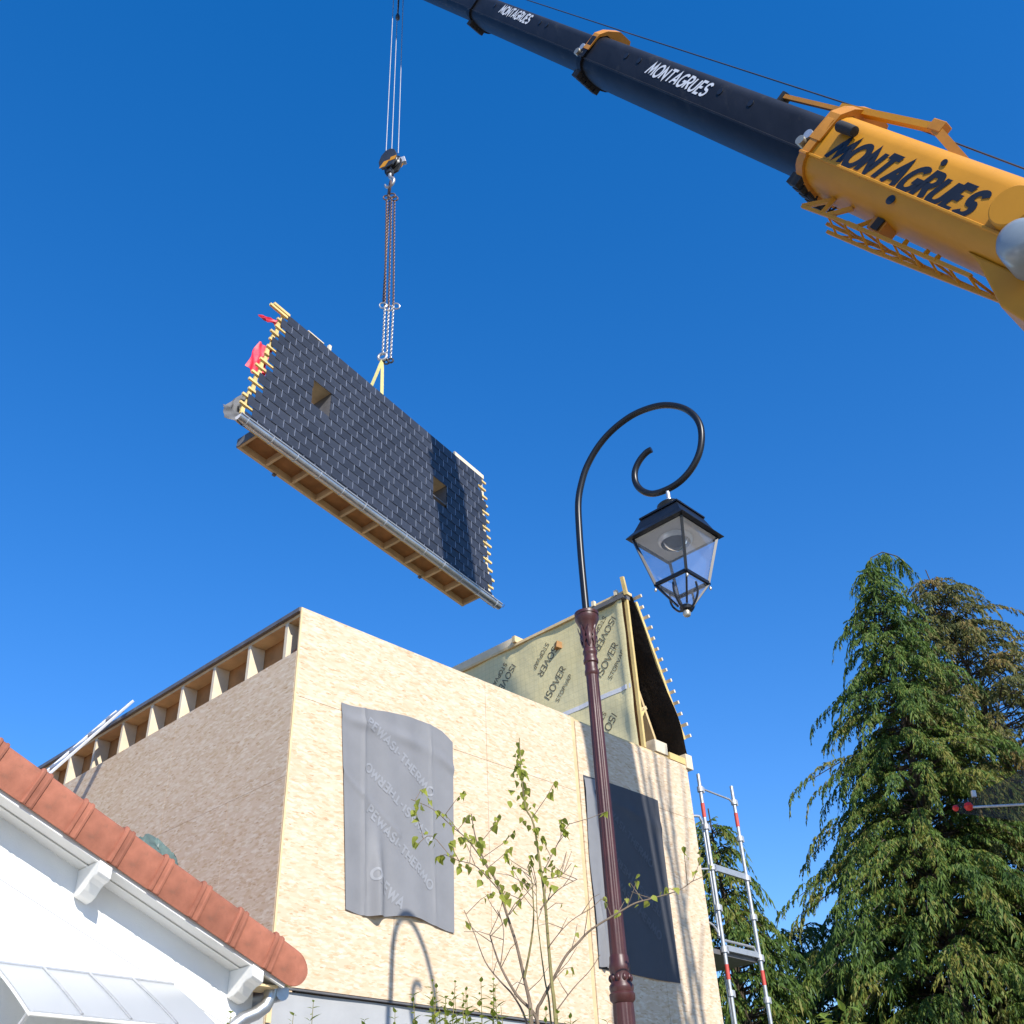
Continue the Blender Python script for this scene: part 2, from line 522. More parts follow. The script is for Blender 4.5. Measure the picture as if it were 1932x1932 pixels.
# building frame: x = along the sunlit wall, y = into the depth along the side wall
KX, KY = -2.0975, 8.7522
BROT = math.radians(47.682)
BM = Matrix.Translation((KX, KY, 0)) @ Matrix.Rotation(BROT, 4, 'Z')
def bw(u, w, z):
    return BM @ V((u, w, z))
WT = 6.68   # wall top
WB = 3.27   # underside of the timber storey
WL = 6.33   # wall length
rnd = random.Random(11)

# ------------------------------------------------------------------ timber extension
ext = thing('timber_extension', 'pale chipboard-clad upper storey under construction on a light grey ground floor', 'building', BM)
# boards of the sunlit wall: outer skin, thin gaps between the boards
def board_r(u0, u1, z0, z1, proud=0.):
    g_ = .0025
    return MB().box(u0 + g_, u1 - g_, -.018 - proud, 0, z0 + g_, z1 - g_).build('osb_board', 'osb', ext)
for u0, u1, z0, z1, p in [(0, 2.5, 5.75, WT, 0), (2.5, 3.965, 5.75, WT, 0), (0, 1.25, WB, 5.75, 0), (1.25, 2.5, WB, 5.75, .0), (2.5, 3.965, WB, 5.75, 0),
                          (4.03, 5.28, 3.2, 5.9, .004), (5.28, WL, 3.2, 5.9, .004), (4.03, WL, 5.9, 6.64, .004)]:
    board_r(u0, u1, z0, z1, p)
MB().box(3.967, 4.028, -.010, .0, 3.2, WT).build('joint_batten', 'pine', ext)
def board_l(w0, w1, z0, z1):
    g_ = .0014
    return MB().box(-.018, 0, w0 + g_, w1 - g_, z0 + g_, z1 - g_).build('osb_board', 'osb', ext)
for w0, w1, z0, z1 in [(.0, 2.1, 4.98, 6.21), (2.1, 4.6, 4.98, 6.21), (4.6, 7.1, 4.98, 6.21), (0, .9, 2.9, 4.98), (.9, 3.4, 2.9, 4.98), (3.4, 5.9, 2.9, 4.98), (5.9, 7.1, 2.9, 4.98)]:
    board_l(w0, w1, z0, z1)
MB().box(-.016, .03, -.0175, -.0005, 3.0, WT - .002).build('corner_trim', 'pine', ext)
# studs of the open band on the side wall, the header above and the ply behind
for i in range(12):
    w = .26 + i * .632 + rnd.uniform(-.012, .012)
    if w > 7.0: break
    MB().box(.0, .17, w - .05, w + .0, 6.0, 6.60).build('stud', 'pine_white', ext, bevel=.003)
MB().box(.171, .195, .02, 7.1, 6.0, 6.60).build('back_panel', 'ply_brown', ext)
MB().box(.0, .19, .02, 7.1, 5.96, 6.0).build('sill_plate', 'pine', ext)
MB().box(.003, .34, .002, 7.1, 6.601, 6.635).build('header_plate', 'pine', ext)
MB().box(-.035, .40, -.004, 7.15, 6.636, 6.679).build('cap_membrane', 'dark_cap', ext)
MB().box(.04, .16, .04, .16, 6.2, 6.30).build('mortar_lump', 'terracotta', ext, bevel=.02)
# rest of the shell: top plates, other walls, floor
MB().box(.34, WL - .02, .002, .30, 6.58, WT - .006).build('top_plate', 'pine', ext)
MB().box(.36, WL - .02, .03, .2, 3.28, 6.57).build('wall_core', 'pine', ext)
MB().box(.34, .40, .3, 7.1, 3.0, 6.6).build('wall_core', 'pine', ext)
MB().box(WL - .02, WL, 0, 7.1, 3.2, 6.62).build('side_sheet', 'osb', ext)
MB().box(0, WL, 7.1, 7.14, 3.0, 6.62).build('rear_sheet', 'osb', ext)
MB().box(.02, WL - .02, .2, 7.1, 3.1, 3.25).build('floor_deck', 'osb', ext)
# ground floor with its pale membrane
gf = MB().grid(60, 24, lambda s, t: (-.36 + s * (WL + .36), .022 + .006 * math.sin(t * 26 + 2 * math.sin(s * 9)) + .004 * math.sin(s * 37 + t * 9), t * 3.245))
gf.build('ground_floor_membrane', 'grey_membrane', ext, smooth=True)
MB().box(-.34, WL, .035, 7.1, 0, 3.10).build('ground_floor_wall', 'white_render', ext)
MB().box(-.02, 3.965, -.014, .02, 3.254, 3.268).build('shadow_gap_strip', 'dark_cap', ext)  # dark strip painted in for the shadow gap below the boards
# small bits of timber on top of the wall
for u0, u1, y0, y1, z0, z1, m in [(5.66, 5.93, -.02, .22, 6.685, 6.85, 'pine_white'), (5.95, 6.30, -.03, .1, 6.645, 6.74, 'pine_yellow'), (6.30, 6.44, -.05, .14, 6.60, 6.80, 'pine_white'),
                                  (2.30, 2.42, .9, 1.0, 6.68, 7.02, 'pine'), (2.52, 2.64, .9, 1.0, 6.68, 7.00, 'pine'), (2.70, 2.77, .9, 1.0, 6.68, 6.95, 'pine')]:
    MB().box(u0, u1, y0, y1, z0, z1).build('timber_block', m, ext, bevel=.004)

# window covers (membrane stapled over the openings)
def tarp_fn(u0, u1, z0, z1, seed, amp, cut, skew=0.):
    rr = random.Random(seed)
    ph = [rr.uniform(0, 6.28) for _ in range(8)]
    def f(s, t):
        ul = u0 + skew * (1 - t); u = ul + (u1 - ul) * s; z = z0 + (z1 - z0) * t
        zt = 0
        if t > .5: zt = -cut[0] * (t - .5) * 2 * (math.sin(s * 5 + ph[0]) * .5 + .5) - cut[1] * (t - .5) * 2 * max(0, s - .9) * 10
        if t < .5: zt = cut[2] * (.5 - t) * 2 * (math.sin(s * 7.5 + ph[1]) * .6 + .4)
        uu = u + .012 * math.sin(t * 9 + ph[2]) * (1 if s < .1 else .3)
        d = .022 + amp * (.5 + .5 * math.sin(s * 11 + ph[3] + 1.2 * math.sin(t * 3 + ph[4]))) * .5 + amp * .35 * (.5 + .5 * math.sin(s * 31 + t * 2 + ph[5]))
        # deep drape fold low on the left
        fold = math.exp(-((s - .27 - .05 * (t - .2)) / .05) ** 2) * max(0, min(1, (.45 - t) / .3))
        d += amp * 4.2 * fold
        d += amp * 1.5 * math.exp(-((s - .6 + .35 * t) / .16) ** 2) * max(0, min(1, (.28 - t) / .25))
        d += amp * .8 * max(0, 1 - abs(s - .16 - .03 * t) / .02) + amp * .5 * max(0, 1 - abs(s - .82 + .04 * t) / .015) + amp * .6 * max(0, 1 - abs(t - .62 + .5 * s) / .03) * (s < .5)
        d += amp * 1.1 * math.exp(-((t - .93 + .1 * s) / .03) ** 2) * (.4 + .6 * math.sin(s * 8 + ph[6]) ** 2)
        return u, d, z + zt
    return f
def tarp(label, u0, u1, z0, z1, seed, amp, cut, mat, pmat, lines, skew=0.):
    f = tarp_fn(u0, u1, z0, z1, seed, amp, cut, skew)
    t = thing('window_cover', label, 'tarpaulin', BM, 'membranes stapled over the window openings')
    MB().grid(70, 90, lambda s, q: (lambda p: (p[0], -p[1], p[2]))(f(s, q))).build('sheet', mat, t, smooth=True)
    for txt, s0, t0, ang, h, flip in lines:
        mb = MB()
        def fn(x, y, d, s0=s0, t0=t0, ang=ang, flip=flip):
            if flip: x, y = -x, -y
            px = (x * math.cos(ang) - y * math.sin(ang)); py = (x * math.sin(ang) + y * math.cos(ang))
            s = s0 + px / (u1 - u0); q = t0 + py / (z1 - z0)
            p = f(min(.985, max(.015, s)), min(.985, max(.015, q)))
            return (p[0], -p[1] - .0035 - d, p[2])
        lettering(mb, txt, h, fn, stroke=.24, gap=.22)
        mb.build('print', pmat, t)
    return t
tarp('light grey membrane printed with diagonal lettering, covering the window near the corner', .52, 1.98, 3.93, 5.93, 3, .020, (.10, .06, .055), 'tarp_grey', 'tarp_print',
     [('PEWASI-THERMO', .20, .915, -.62, .090, 0), ('PEWASI-THERMO', .80, .415, -.60, .090, 1), ('PEWASI-THERMO', .19, .455, -.62, .090, 0), ('OREWA', .20, .17, -.62, .10, 0)], .17)
tarp('charcoal membrane toned for boom shade with faint lettering, covering the window behind the lamp post', 4.10, 5.55, 3.84, 6.0, 8, .012, (.02, .0, .012), 'tarp_shaded', 'tarp_shaded_print',
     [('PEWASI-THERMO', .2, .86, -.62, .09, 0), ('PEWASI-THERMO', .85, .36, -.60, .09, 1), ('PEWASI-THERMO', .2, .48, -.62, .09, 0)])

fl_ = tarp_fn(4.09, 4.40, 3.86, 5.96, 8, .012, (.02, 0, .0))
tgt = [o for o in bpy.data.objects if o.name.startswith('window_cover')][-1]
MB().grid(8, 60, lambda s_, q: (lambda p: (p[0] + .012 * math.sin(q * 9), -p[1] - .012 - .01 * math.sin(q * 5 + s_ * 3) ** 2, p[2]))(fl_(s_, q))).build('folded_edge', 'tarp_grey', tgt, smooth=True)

# ------------------------------------------------------------------ installed mansard roof element (yellow vapour barrier inside, battens outside)
man = thing('mansard_element', 'standing roof element with yellow printed vapour barrier inside and batten ends along its slope', 'roof element', BM)
UM, ZT = 5.42, 8.97
def wrk(y, z):
    return .012 * math.sin(y * 7 + 2 * math.sin(z * 3)) * math.sin(z * 4 + 1) + .01 * math.exp(-((y - 1.0) / .12) ** 2) - .035 * math.exp(-((y - .12) / .07) ** 2)
mem = MB().grid(60, 40, lambda s, t: (UM + wrk(.06 + s * 3.6, 6.7 + t * (ZT - 6.7)), .06 + s * 3.6, 6.7 + t * (ZT - 6.7)))
mem_o = mem.build('vapour_barrier', 'vapour_membrane', man, smooth=True)
MB().grid(30, 2, lambda s, t: (UM - .006 + wrk(.07 + s * 2.6, 7.57), .07 + s * 2.6, 7.54 + t * .065 + .01 * math.sin(s * 9))).build('joint_tape', 'tape_white', mem_o)
def mprint(txt, y0, z0, ang, h, stroke, mat):
    mb = MB()
    def fn(x, y, d):
        a = -(x * math.cos(ang) - y * math.sin(ang)); b = x * math.sin(ang) + y * math.cos(ang)
        return (UM + wrk(y0 + a, z0 + b) - .006 - d, y0 + a, z0 + b)
    lettering(mb, txt, h, fn, stroke=stroke, gap=.16)
    mb.build('lettering', mat, mem_o)
A = .80
for y0, z0, fl in [(1.56, 7.87, 0), (.58, 7.87, 0), (.16, 8.78, 1), (1.26, 8.78, 1), (2.14, 8.78, 1), (2.9, 8.78, 1), (.33, 7.36, 1), (1.2, 7.36, 1)]:
    if fl:
        mprint('ISOVER', y0 + .12, z0 - .05, A + math.pi, .115, .13, 'print_dark')
        mprint('STOPVAP', y0 + .27, z0 + .02, A + math.pi, .072, .14, 'print_dark')
    else:
        mprint('ISOVER', y0, z0, A, .115, .13, 'print_dark')
        mprint('STOPVAP', y0 - .17, z0 - .09, A, .072, .14, 'print_dark')
MB().box(UM + .05, UM + .10, .05, 3.6, 6.69, ZT).build('inner_sheathing', 'ply_brown', man)
MB().beam((UM + .05, .03, 6.69), (UM + .05, .03, ZT - .05), .04, .05, (0, 1, 0)).build('post', 'pine_yellow', man)
# sloping rafters and the felt below the battens
SLP0, SLP1 = V((UM + .12, 0, ZT + .03)), V((6.40, 0, 6.80))
sd = (SLP1 - SLP0).normalized(); sn = V((-sd.z, 0, sd.x)); sn = sn if sn.x > 0 else -sn
for w in (.40, .80, 1.22, 1.82, 2.42, 3.02, 3.6):
    MB().beam(SLP0 + V((0, w, 0)) - sn * .09, SLP1 + V((0, w, 0)) - sn * .09, .045, .14, (0, 1, 0)).build('rafter', 'pine', man)
MB().beam((5.48, .20, 6.95), (5.76, .20, 7.36), .05, .09, (0, 1, 0)).build('brace', 'pine_yellow', man)
MB().beam((5.46, .20, 7.20), (5.82, .20, 7.40), .05, .09, (0, 1, 0)).build('brace', 'pine', man)
def felt_fn(s, t):
    p = SLP0 + sd * ((SLP1 - SLP0).length * t * 1.03) + sn * .004
    sag = .035 * math.sin(t * 17 + s * 3) * t
    return V((p.x + sag * .3 - .03 * (s < .04) * t, -.02 - .04 * math.sin(t * 11) * (1 - s) * t - .05 * t * (1 - s) + s * 3.6, p.z + sag * .2))
MB().grid(30, 30, felt_fn).build('roof_felt', 'black_felt', man, smooth=True)
L_ = (SLP1 - SLP0).length
MB().beam(SLP0 + V((0, -.03, 0)) + sn * .03 + sd * .12, SLP1 + V((0, -.03, 0)) + sn * .03 - sd * .22, .05, .03, (0, 1, 0)).build('counter_batten', 'pine_yellow', man)
i = 0
d_ = .06
while d_ < L_ - .12:
    p = SLP0 + sd * d_ + sn * .064
    MB().box(-.02, .02, -.10 - rnd.uniform(0, .035), 3.6, -.014, .014)
    mb = MB().beam(p + V((0, -.10 - rnd.uniform(0, .04), 0)), p + V((0, 3.6, 0)), .042, .032, sn)
    mb.build('batten', 'pine_white', man)
    d_ += .158
# ridge timbers at the top
MB().box(UM - .035, UM + .13, -.02, 3.9, ZT + .002, ZT + .045).build('ridge_plate', 'pine', man)
MB().box(UM - .06, UM + .10, .0, .62, ZT - .07, ZT - .001).build('ridge_wrap', 'dark_cap', man)
MB().box(UM - .02, UM + .06, 2.15, 4.2, ZT + .047, ZT + .17).build('ridge_beam', 'pine_white', man)
MB().box(UM - .08, UM + .16, 2.10, 2.16, ZT + .047, ZT + .15).build('beam_end', 'pine', man)
for y in (.10, .52):
    MB().box(UM - .07, UM - .02, y, y + .05, ZT + .01, ZT + .09).build('timber_stub', 'pine_white', man)
MB().beam((UM - .02, -.03, ZT - .03), (UM - .10, -.05, ZT + .22), .05, .06).build('timber_stub', 'pine_yellow', man)
MB().beam((UM - .05, 1.32, ZT - .31), (UM + .05, 1.27, ZT - .33), .09, .10).build('timber_plug', 'ply_brown', man)

# ------------------------------------------------------------------ aluminium ladder leaning on the side wall
lad = thing('ladder', 'light aluminium ladder leaning on the top of the chipboard side wall', 'ladder', BM)
lt, lb = V((-.02, 3.42, 6.80)), V((-2.12, 3.52, 3.88))
ax = V((0, 1, 0))
for s_ in (-1, 1):
    MB().beam(lt + ax * s_ * .19, lb + ax * s_ * .19, .03, .085, (0, 1, 0)).build('stile', 'alu', lad, bevel=.004)
for i in range(12):
    p = lt.lerp(lb, (i + .6) / 12.5)
    MB().beam(p - ax * .22, p + ax * .22, .03, .03, (0, 0, 1)).build('rung', 'alu', lad)

# ------------------------------------------------------------------ white house with terracotta verge
hs = thing('white_house', 'white rendered house gable with terracotta verge tiles and carved white brackets', 'house', BM)
RK = -.398            # dz/du of the rake (falls to the right)
def rz(u): return 3.262 + (u + .35) * RK
WP = -.72             # wall plane
VP = -1.0             # verge plane
poly = [(-9.5, 0), (-.62, 0), (-.62, rz(-.62) - .265), (-5.6, rz(-5.6) - .265), (-9.5, rz(-5.6) - .265 + 3.9 * RK)]
MB().prism(poly, lambda x, y, d: (x, d, y), WP, WP + .3).build('gable_wall', 'white_render', hs)
MB().box(-.90, -.62, WP + .3, 7.0, 0, 2.75).build('side_wall', 'white_render', hs)
# roof slab
for sgn, ua, ub in ((1, -5.6, -.36),):
    MB().prism([(ua, rz(ua) - .10), (ub, rz(ub) - .10), (ub, rz(ub) - .04), (ua, rz(ua) - .04)], lambda x, y, d: (x, d, y), VP + .06, 8.0).build('roof_slope', 'terracotta', hs)
MB().prism([(-5.6, rz(-5.6) - .1), (-9.9, rz(-5.6) - .1 + 4.3 * RK), (-9.9, rz(-5.6) - .04 + 4.3 * RK), (-5.6, rz(-5.6) - .04)], lambda x, y, d: (x, d, y), VP + .06, 8.0).build('roof_slope', 'terracotta', hs)
rk = V((1, 0, RK)).normalized(); rn = V((-RK, 0, 1)).normalized()
R0 = V((-.35, 0, 3.262))
# verge tiles: rolled top edge, tall face, raised collar
def tile_profile(o):
    pr = [(-.0 - o, -.255), (-.004 - o, -.25), (-.006 - o, -.05)]
    for a in range(0, 91, 18):
        pr.append((.034 - (.04 + o) * math.cos(math.radians(a)), -.045 + (.045 + o) * math.sin(math.radians(a))))
    pr += [(.16, o * .5), (.16, -.02), (.02, -.03), (.012, -.25)]
    return pr
def tile_mesh(length, last=False):
    mb = MB()
    st = [(-.006, .010), (.004, .022), (.020, .022), (.028, .013), (.052, .013), (.060, .020), (.074, .018), (.080, .004), (length + .03, 0)]
    st = [(length + .03 - a if False else a, o) for a, o in st]
    rings = []
    for x, o in st:
        rings.append([V((x, 0, 0)) + V((0, p[0], p[1])) for p in tile_profile(o)])
    if last:
        rings = rings[:-1]
        for k in range(0, 8):
            a = math.radians(90 * k / 7)
            x = length - .13 + .13 * math.sin(a); s_ = math.cos(a) * .97 + .03
            rings.append([V((x, p[0], -.13 + (p[1] + .13) * s_)) for p in tile_profile(0)])
    n = len(rings[0]); vs = [p for r_ in rings for p in r_]; fs = []
    for i in range(len(rings) - 1):
        for k in range(n):
            l = (k + 1) % n
            fs.append((i * n + k, (i + 1) * n + k, (i + 1) * n + l, i * n + l))
    fs.append(tuple(range(n))); fs.append(tuple((len(rings) - 1) * n + k for k in range(n - 1, -1, -1)))
    return mb.add(vs, fs)
PIT = .333
tm = tile_mesh(PIT).mesh('verge_tile', 'terracotta', True)
tl = tile_mesh(PIT + .02, True).mesh('verge_tile', 'terracotta', True)
rang = math.atan(RK)
for i in range(16):
    x = -(i + 1) * PIT
    p = R0 + rk * x + V((0, VP, 0)) + rn * .0
    o = inst(tl if i == 0 else tm, 'verge_tile', hs, p + rn * rnd.uniform(-.002, .002), (0, -rang + rnd.uniform(-.004, .004), 0))
    md = o.modifiers.new('sharp', 'EDGE_SPLIT'); md.split_angle = math.radians(40)
def rake_box(name, mat, y0, y1, n0, n1, a0, a1, bevel=0, parent=None):
    mb = MB()
    vs = []
    for a in (a0, a1):
        for y in (y0, y1):
            for n_ in (n0, n1):
                p = R0 + rk * a + rn * n_
                vs.append((p.x, y, p.z))
    mb.add(vs, [(0, 1, 3, 2), (4, 6, 7, 5), (0, 4, 5, 1), (2, 3, 7, 6), (0, 2, 6, 4), (1, 5, 7, 3)])
    return mb.build(name, mat, parent or hs, bevel=bevel)
rake_box('fascia', 'white_paint', VP + .022, VP + .05, -.272, -.12, -5.6, -.10)
rake_box('soffit_board', 'white_paint', VP + .05, VP + .165, -.262, -.250, -5.6, -.12)
rake_box('soffit_board', 'white_paint', VP + .168, WP + .0, -.266, -.252, -5.6, -.12)
rake_box('soffit_bead', 'white_paint', VP + .158, VP + .176, -.272, -.2665, -5.6, -.12)
# carved purlin ends
def bracket(a):
    br = []
    Lb = (WP - VP) + .0
    prof = [(0, 0), (Lb + .01, 0), (Lb + .01, -.07), (Lb - .015, -.085), (Lb - .06, -.09), (Lb - .10, -.108), (Lb - .15, -.148), (Lb - .20, -.168), (0.02, -.172), (0, -.168)]
    p = R0 + rk * a + rn * -.27
    mb = MB().prism(prof, lambda x, y, d: (p.x + d, WP - x + .0, p.z + y + d * RK), -.046, .046)
    return mb.build('bracket', 'white_paint', hs, bevel=.006)
for a in (-.36, -1.66, -2.96, -4.26):
    bracket(a)
# eaves gutter and swan-neck downpipe
MB().tube([(-.47, y, 3.04 - .002 * y) for y in (-.86, 2, 7.5)], .055, 14).build('eaves_gutter', 'zinc', hs, smooth=True)
MB().tube([(-.55, -.83, 3.06), (-.555, -.83, 3.00), (-.58, -.825, 2.945), (-.64, -.81, 2.90), (-.73, -.79, 2.86), (-.81, -.78, 2.80), (-.85, -.775, 2.70), (-.86, -.775, 2.5), (-.86, -.775, .1)], .046, 14).build('downpipe', 'zinc', hs, smooth=True)
MB().box(-.52, -.40, -.90, -.72, 3.085, 3.115).build('eaves_batten', 'pine_yellow', hs)
MB().box(-.72, -.56, -.93, -.72, 3.05, 3.065).build('eaves_board', 'pine', hs)
# hairline groove in the render
for a, b in ((-5.0, -.66),):
    MB().beam((a, WP - .0005, rz(a) - .62), (b, WP - .0005, rz(b) - .62), .001, .006).build('render_groove', 'grey_membrane', hs)

# crumpled green sheet lying on the roof behind the verge
cg = MB()
rg = random.Random(5)
def crumple(s, t):
    a = s * 6.283; r_ = (.30 + .05 * math.sin(a * 3 + t * 5) + .03 * math.sin(a * 7 + 1)) * max(.02, 1 - t) ** .55
    x = -1.47 + r_ * math.cos(a) * .85
    return (x, -.62 + r_ * math.sin(a) * .45, rz(x) - .038 + t * .31 + .045 * math.sin(a * 5 + t * 9) * math.sin(t * 3.1) + .025 * math.sin(a * 11 + t * 14) * math.sin(t * 3.1))
cg.grid(46, 14, crumple)
gs = cg.build('plastic_sheet', 'plastic_green', None, smooth=True)
gs.matrix_world = BM
tag(gs, 'crumpled dark green plastic sheet lying behind the terracotta verge tiles', 'plastic sheet')

# frosted awning over the (unseen) door
cn = thing('door_awning', 'frosted glass awning on arms fixed to the white wall', 'awning', BM)
C0, C1 = V((0, WP - .01, 3.03)), V((0, WP - .64, 2.68))
mb = MB()
MB().grid(40, 10, lambda s, t: (lambda p: (-2.44 + s * 1.19, p.y, p.z + (.008 * math.sin(t * math.pi))))(C0.lerp(C1, t))).build('glass_sheet', 'frosted', cn, smooth=True, solid=.008)
MB().tube([(-2.44, WP - .01, 3.035), (-1.25, WP - .01, 3.035)], .012, 8).build('wall_rail', 'galv', cn)
MB().tube([(-2.44, C1.y, C1.z - .012), (-1.25, C1.y, C1.z - .012)], .010, 8).build('front_rail', 'white_paint', cn)
for k in range(5):
    u = -2.44 + k * .2975
    c_ = [(lambda p, t: V((u, p.y, p.z + .008 * math.sin(t * math.pi) + (.010 if 0 < k < 4 else -.016))))(C0.lerp(C1, t / 8), t / 8) for t in range(9)]
    MB().tube(c_, .008, 8).build('glazing_bar', 'galv' if 0 < k < 4 else 'white_paint', cn)
for u in (-2.42, -1.27):
    MB().tube([(u, WP, 2.30), (u, WP - .25, 2.47), (u, C1.y + .06, C1.z + .005)], .013, 8).build('support_arm', 'galv', cn)
wl = thing('wall_lamp', 'small round wall lamp under the frosted awning', 'lamp', BM)
MB().lathe([(.01, 2.51), (.075, 2.52), (.085, 2.55), (.085, 2.61), (.07, 2.63), (.01, 2.635)], 20, (-1.87, WP - .12, 0)).build('shade', 'brass', wl, smooth=True)
MB().box(-1.90, -1.84, WP - .12, WP, 2.55, 2.60).build('arm', 'brass', wl)

# ------------------------------------------------------------------ street lamp
LX, LY = .494, 6.468
TH = V((.84071, -.54149, 0))
lm = thing('street_lamp', 'maroon fluted lamp post with black scrolled arm and square glass lantern', 'street lamp', Matrix.Translation((LX, LY, 0)))
def flute(k, z): return 1 - .09 * (k % 4 == 0) - .035 * (k % 4 in (1, 3))
prof = [(.13, 0), (.13, .18), (.10, .24), (.085, .4), (.075, .9), (.066, 1.2), (.062, 2.60), (.060, 2.64)]
MB().lathe(prof, 48, flute=lambda k, z: flute(k, z) if .4 < z < 2.63 else 1).build('lower_shaft', 'lamp_maroon', lm, smooth=True)
MB().lathe([(.056, 2.64), (.073, 2.66), (.075, 2.69), (.066, 2.70), (.071, 2.72), (.071, 2.735), (.060, 2.75), (.058, 2.80), (.062, 2.82), (.0635, 2.84), (.058, 2.86), (.056, 2.89), (.052, 2.90)], 40).build('collar_ring', 'lamp_maroon', lm, smooth=True)
for k in range(10):
    a = k * math.tau / 10
    MB().lathe([(.002, -.022), (.012, -.012), (.014, 0), (.010, .014), (.002, .022)], 10, (.058 * math.cos(a), .058 * math.sin(a), 2.775)).build('collar_boss', 'lamp_maroon', lm, smooth=True)
zz = [2.90 + i * (4.70 - 2.90) / 12 for i in range(13)]
MB().lathe([(.051 - .008 * (z - 2.9) / 1.8, z) for z in zz], 48, flute=lambda k, z: flute(k, z) if 2.93 < z < 4.66 else 1).build('fluted_shaft', 'lamp_maroon', lm, smooth=True)
MB().lathe([(.042, 4.70), (.050, 4.715), (.050, 4.735), (.044, 4.75), (.044, 4.79), (.052, 4.80), (.052, 4.82), (.045, 4.835), (.045, 4.86), (.051, 4.87), (.050, 4.89), (.044, 4.90)], 36).build('neck_ring', 'lamp_maroon', lm, smooth=True)
MB().lathe([(.043, 4.90), (.045, 4.95), (.050, 5.02), (.056, 5.07), (.072, 5.11), (.084, 5.135), (.086, 5.15), (.080, 5.155), (.080, 5.165), (.086, 5.17), (.086, 5.19), (.060, 5.20), (.03, 5.205)], 36).build('capital', 'lamp_maroon', lm, smooth=True)
for k in range(8):   # leaf relief on the capital
    a = k * math.tau / 8
    def lf(s, t, a=a):
        r_ = .047 + .012 * math.sin(math.pi * t) + .022 * max(0, t - .6) / .4
        w_ = .34 * math.sin(math.pi * min(1, t * .9 + .08)) * (1 + .25 * math.sin(t * 22))
        an = a + (s - .5) * w_ * 2
        return (r_ * math.cos(an) * (1 + .06 * (1 - abs(s - .5) * 2)), r_ * math.sin(an) * (1 + .06 * (1 - abs(s - .5) * 2)), 4.915 + t * .16)
    MB().grid(6, 10, lf).build('capital_leaf', 'lamp_maroon', lm, smooth=True)
arm = [(-.0, 5.18), (-.0, 5.62), (.006, 5.909), (.020, 6.149), (.06, 6.308), (.128, 6.457), (.245, 6.598), (.387, 6.694), (.559, 6.748), (.721, 6.744), (.853, 6.703), (.974, 6.615), (1.055, 6.5), (1.089, 6.375), (1.077, 6.244), (1.034, 6.13), (.956, 6.034), (.856, 5.972), (.746, 5.951), (.639, 5.965), (.56, 6.028), (.518, 6.12), (.524, 6.222), (.572, 6.3), (.634, 6.346), (.681, 6.355)]
def catmull(P, n=6):
    P = [V(p) for p in P]; out = []
    for i in range(len(P) - 1):
        p0 = P[max(0, i - 1)]; p1 = P[i]; p2 = P[i + 1]; p3 = P[min(len(P) - 1, i + 2)]
        for k in range(n):
            t = k / n
            out.append(.5 * ((2 * p1) + (p2 - p0) * t + (2 * p0 - 5 * p1 + 4 * p2 - p3) * t * t + (3 * p1 - p0 - 3 * p2 + p3) * t ** 3))
    out.append(P[-1])
    return out
armp = catmull([TH * r_ + V((0, 0, z)) for r_, z in arm], 5)
MB().tube(armp, [.026 - .002 * min(1, i / len(armp)) for i in range(len(armp))], 16).build('scroll_arm', 'lamp_black', lm, smooth=True)
lan = thing('lantern', 'four-sided glass lantern with black roof hanging from the scrolled arm', 'lantern')
LR = math.atan2(TH.y, TH.x) - math.radians(10)
lan.matrix_world = Matrix.Translation(V((LX, LY, 0)) + TH * .757) @ Matrix.Rotation(LR, 4, 'Z')
z_e = 5.53
def frustum(mb, a0, z0, a1, z1):
    vs = [(sx * a0, sy * a0, z0) for sx, sy in ((-1, -1), (1, -1), (1, 1), (-1, 1))] + [(sx * a1, sy * a1, z1) for sx, sy in ((-1, -1), (1, -1), (1, 1), (-1, 1))]
    return mb.add(vs, [(0, 1, 5, 4), (1, 2, 6, 5), (2, 3, 7, 6), (3, 0, 4, 7)])
mb = MB()
frustum(mb, .245, z_e, .20, z_e + .055); frustum(mb, .20, z_e + .055, .155, z_e + .16); frustum(mb, .165, z_e + .16, .165, z_e + .172); frustum(mb, .165, z_e + .172, .09, z_e + .235)
mb.add([(-.09, -.09, z_e + .235), (.09, -.09, z_e + .235), (.09, .09, z_e + .235), (-.09, .09, z_e + .235)], [(0, 1, 2, 3)])
frustum(mb, .245, z_e, .212, z_e - .004)
mb.build('roof', 'lamp_black', lan, solid=.004)
MB().lathe([(.05, z_e + .23), (.085, z_e + .24), (.095, z_e + .27), (.08, z_e + .285), (.03, z_e + .295), (.018, z_e + .30)], 24).build('roof_cap', 'lamp_black', lan, smooth=True)
MB().lathe([(.014, z_e + .295), (.024, z_e + .30), (.024, z_e + .33), (.015, z_e + .335), (.015, 5.94)], 14).build('hanger', 'galv', lan, smooth=True)
MB().box(-.205, .205, -.205, .205, z_e - .012, z_e - .006).build('reflector_plate', 'lamp_inner', lan)
MB().lathe([(.10, z_e - .014), (.095, z_e - .03), (.055, z_e - .075), (.02, z_e - .10), (.001, z_e - .105)], 20).build('bulb', 'lamp_glass', lan, smooth=True)
MB().lathe([(.125, z_e - .0125), (.12, z_e - .03), (.105, z_e - .045), (.103, z_e - .0125)], 24).build('bulb_ring', 'galv', lan, smooth=True)
A0, A1, A2 = .208, .128, .035
Z0, Z1, Z2 = z_e - .01, z_e - .375, z_e - .55
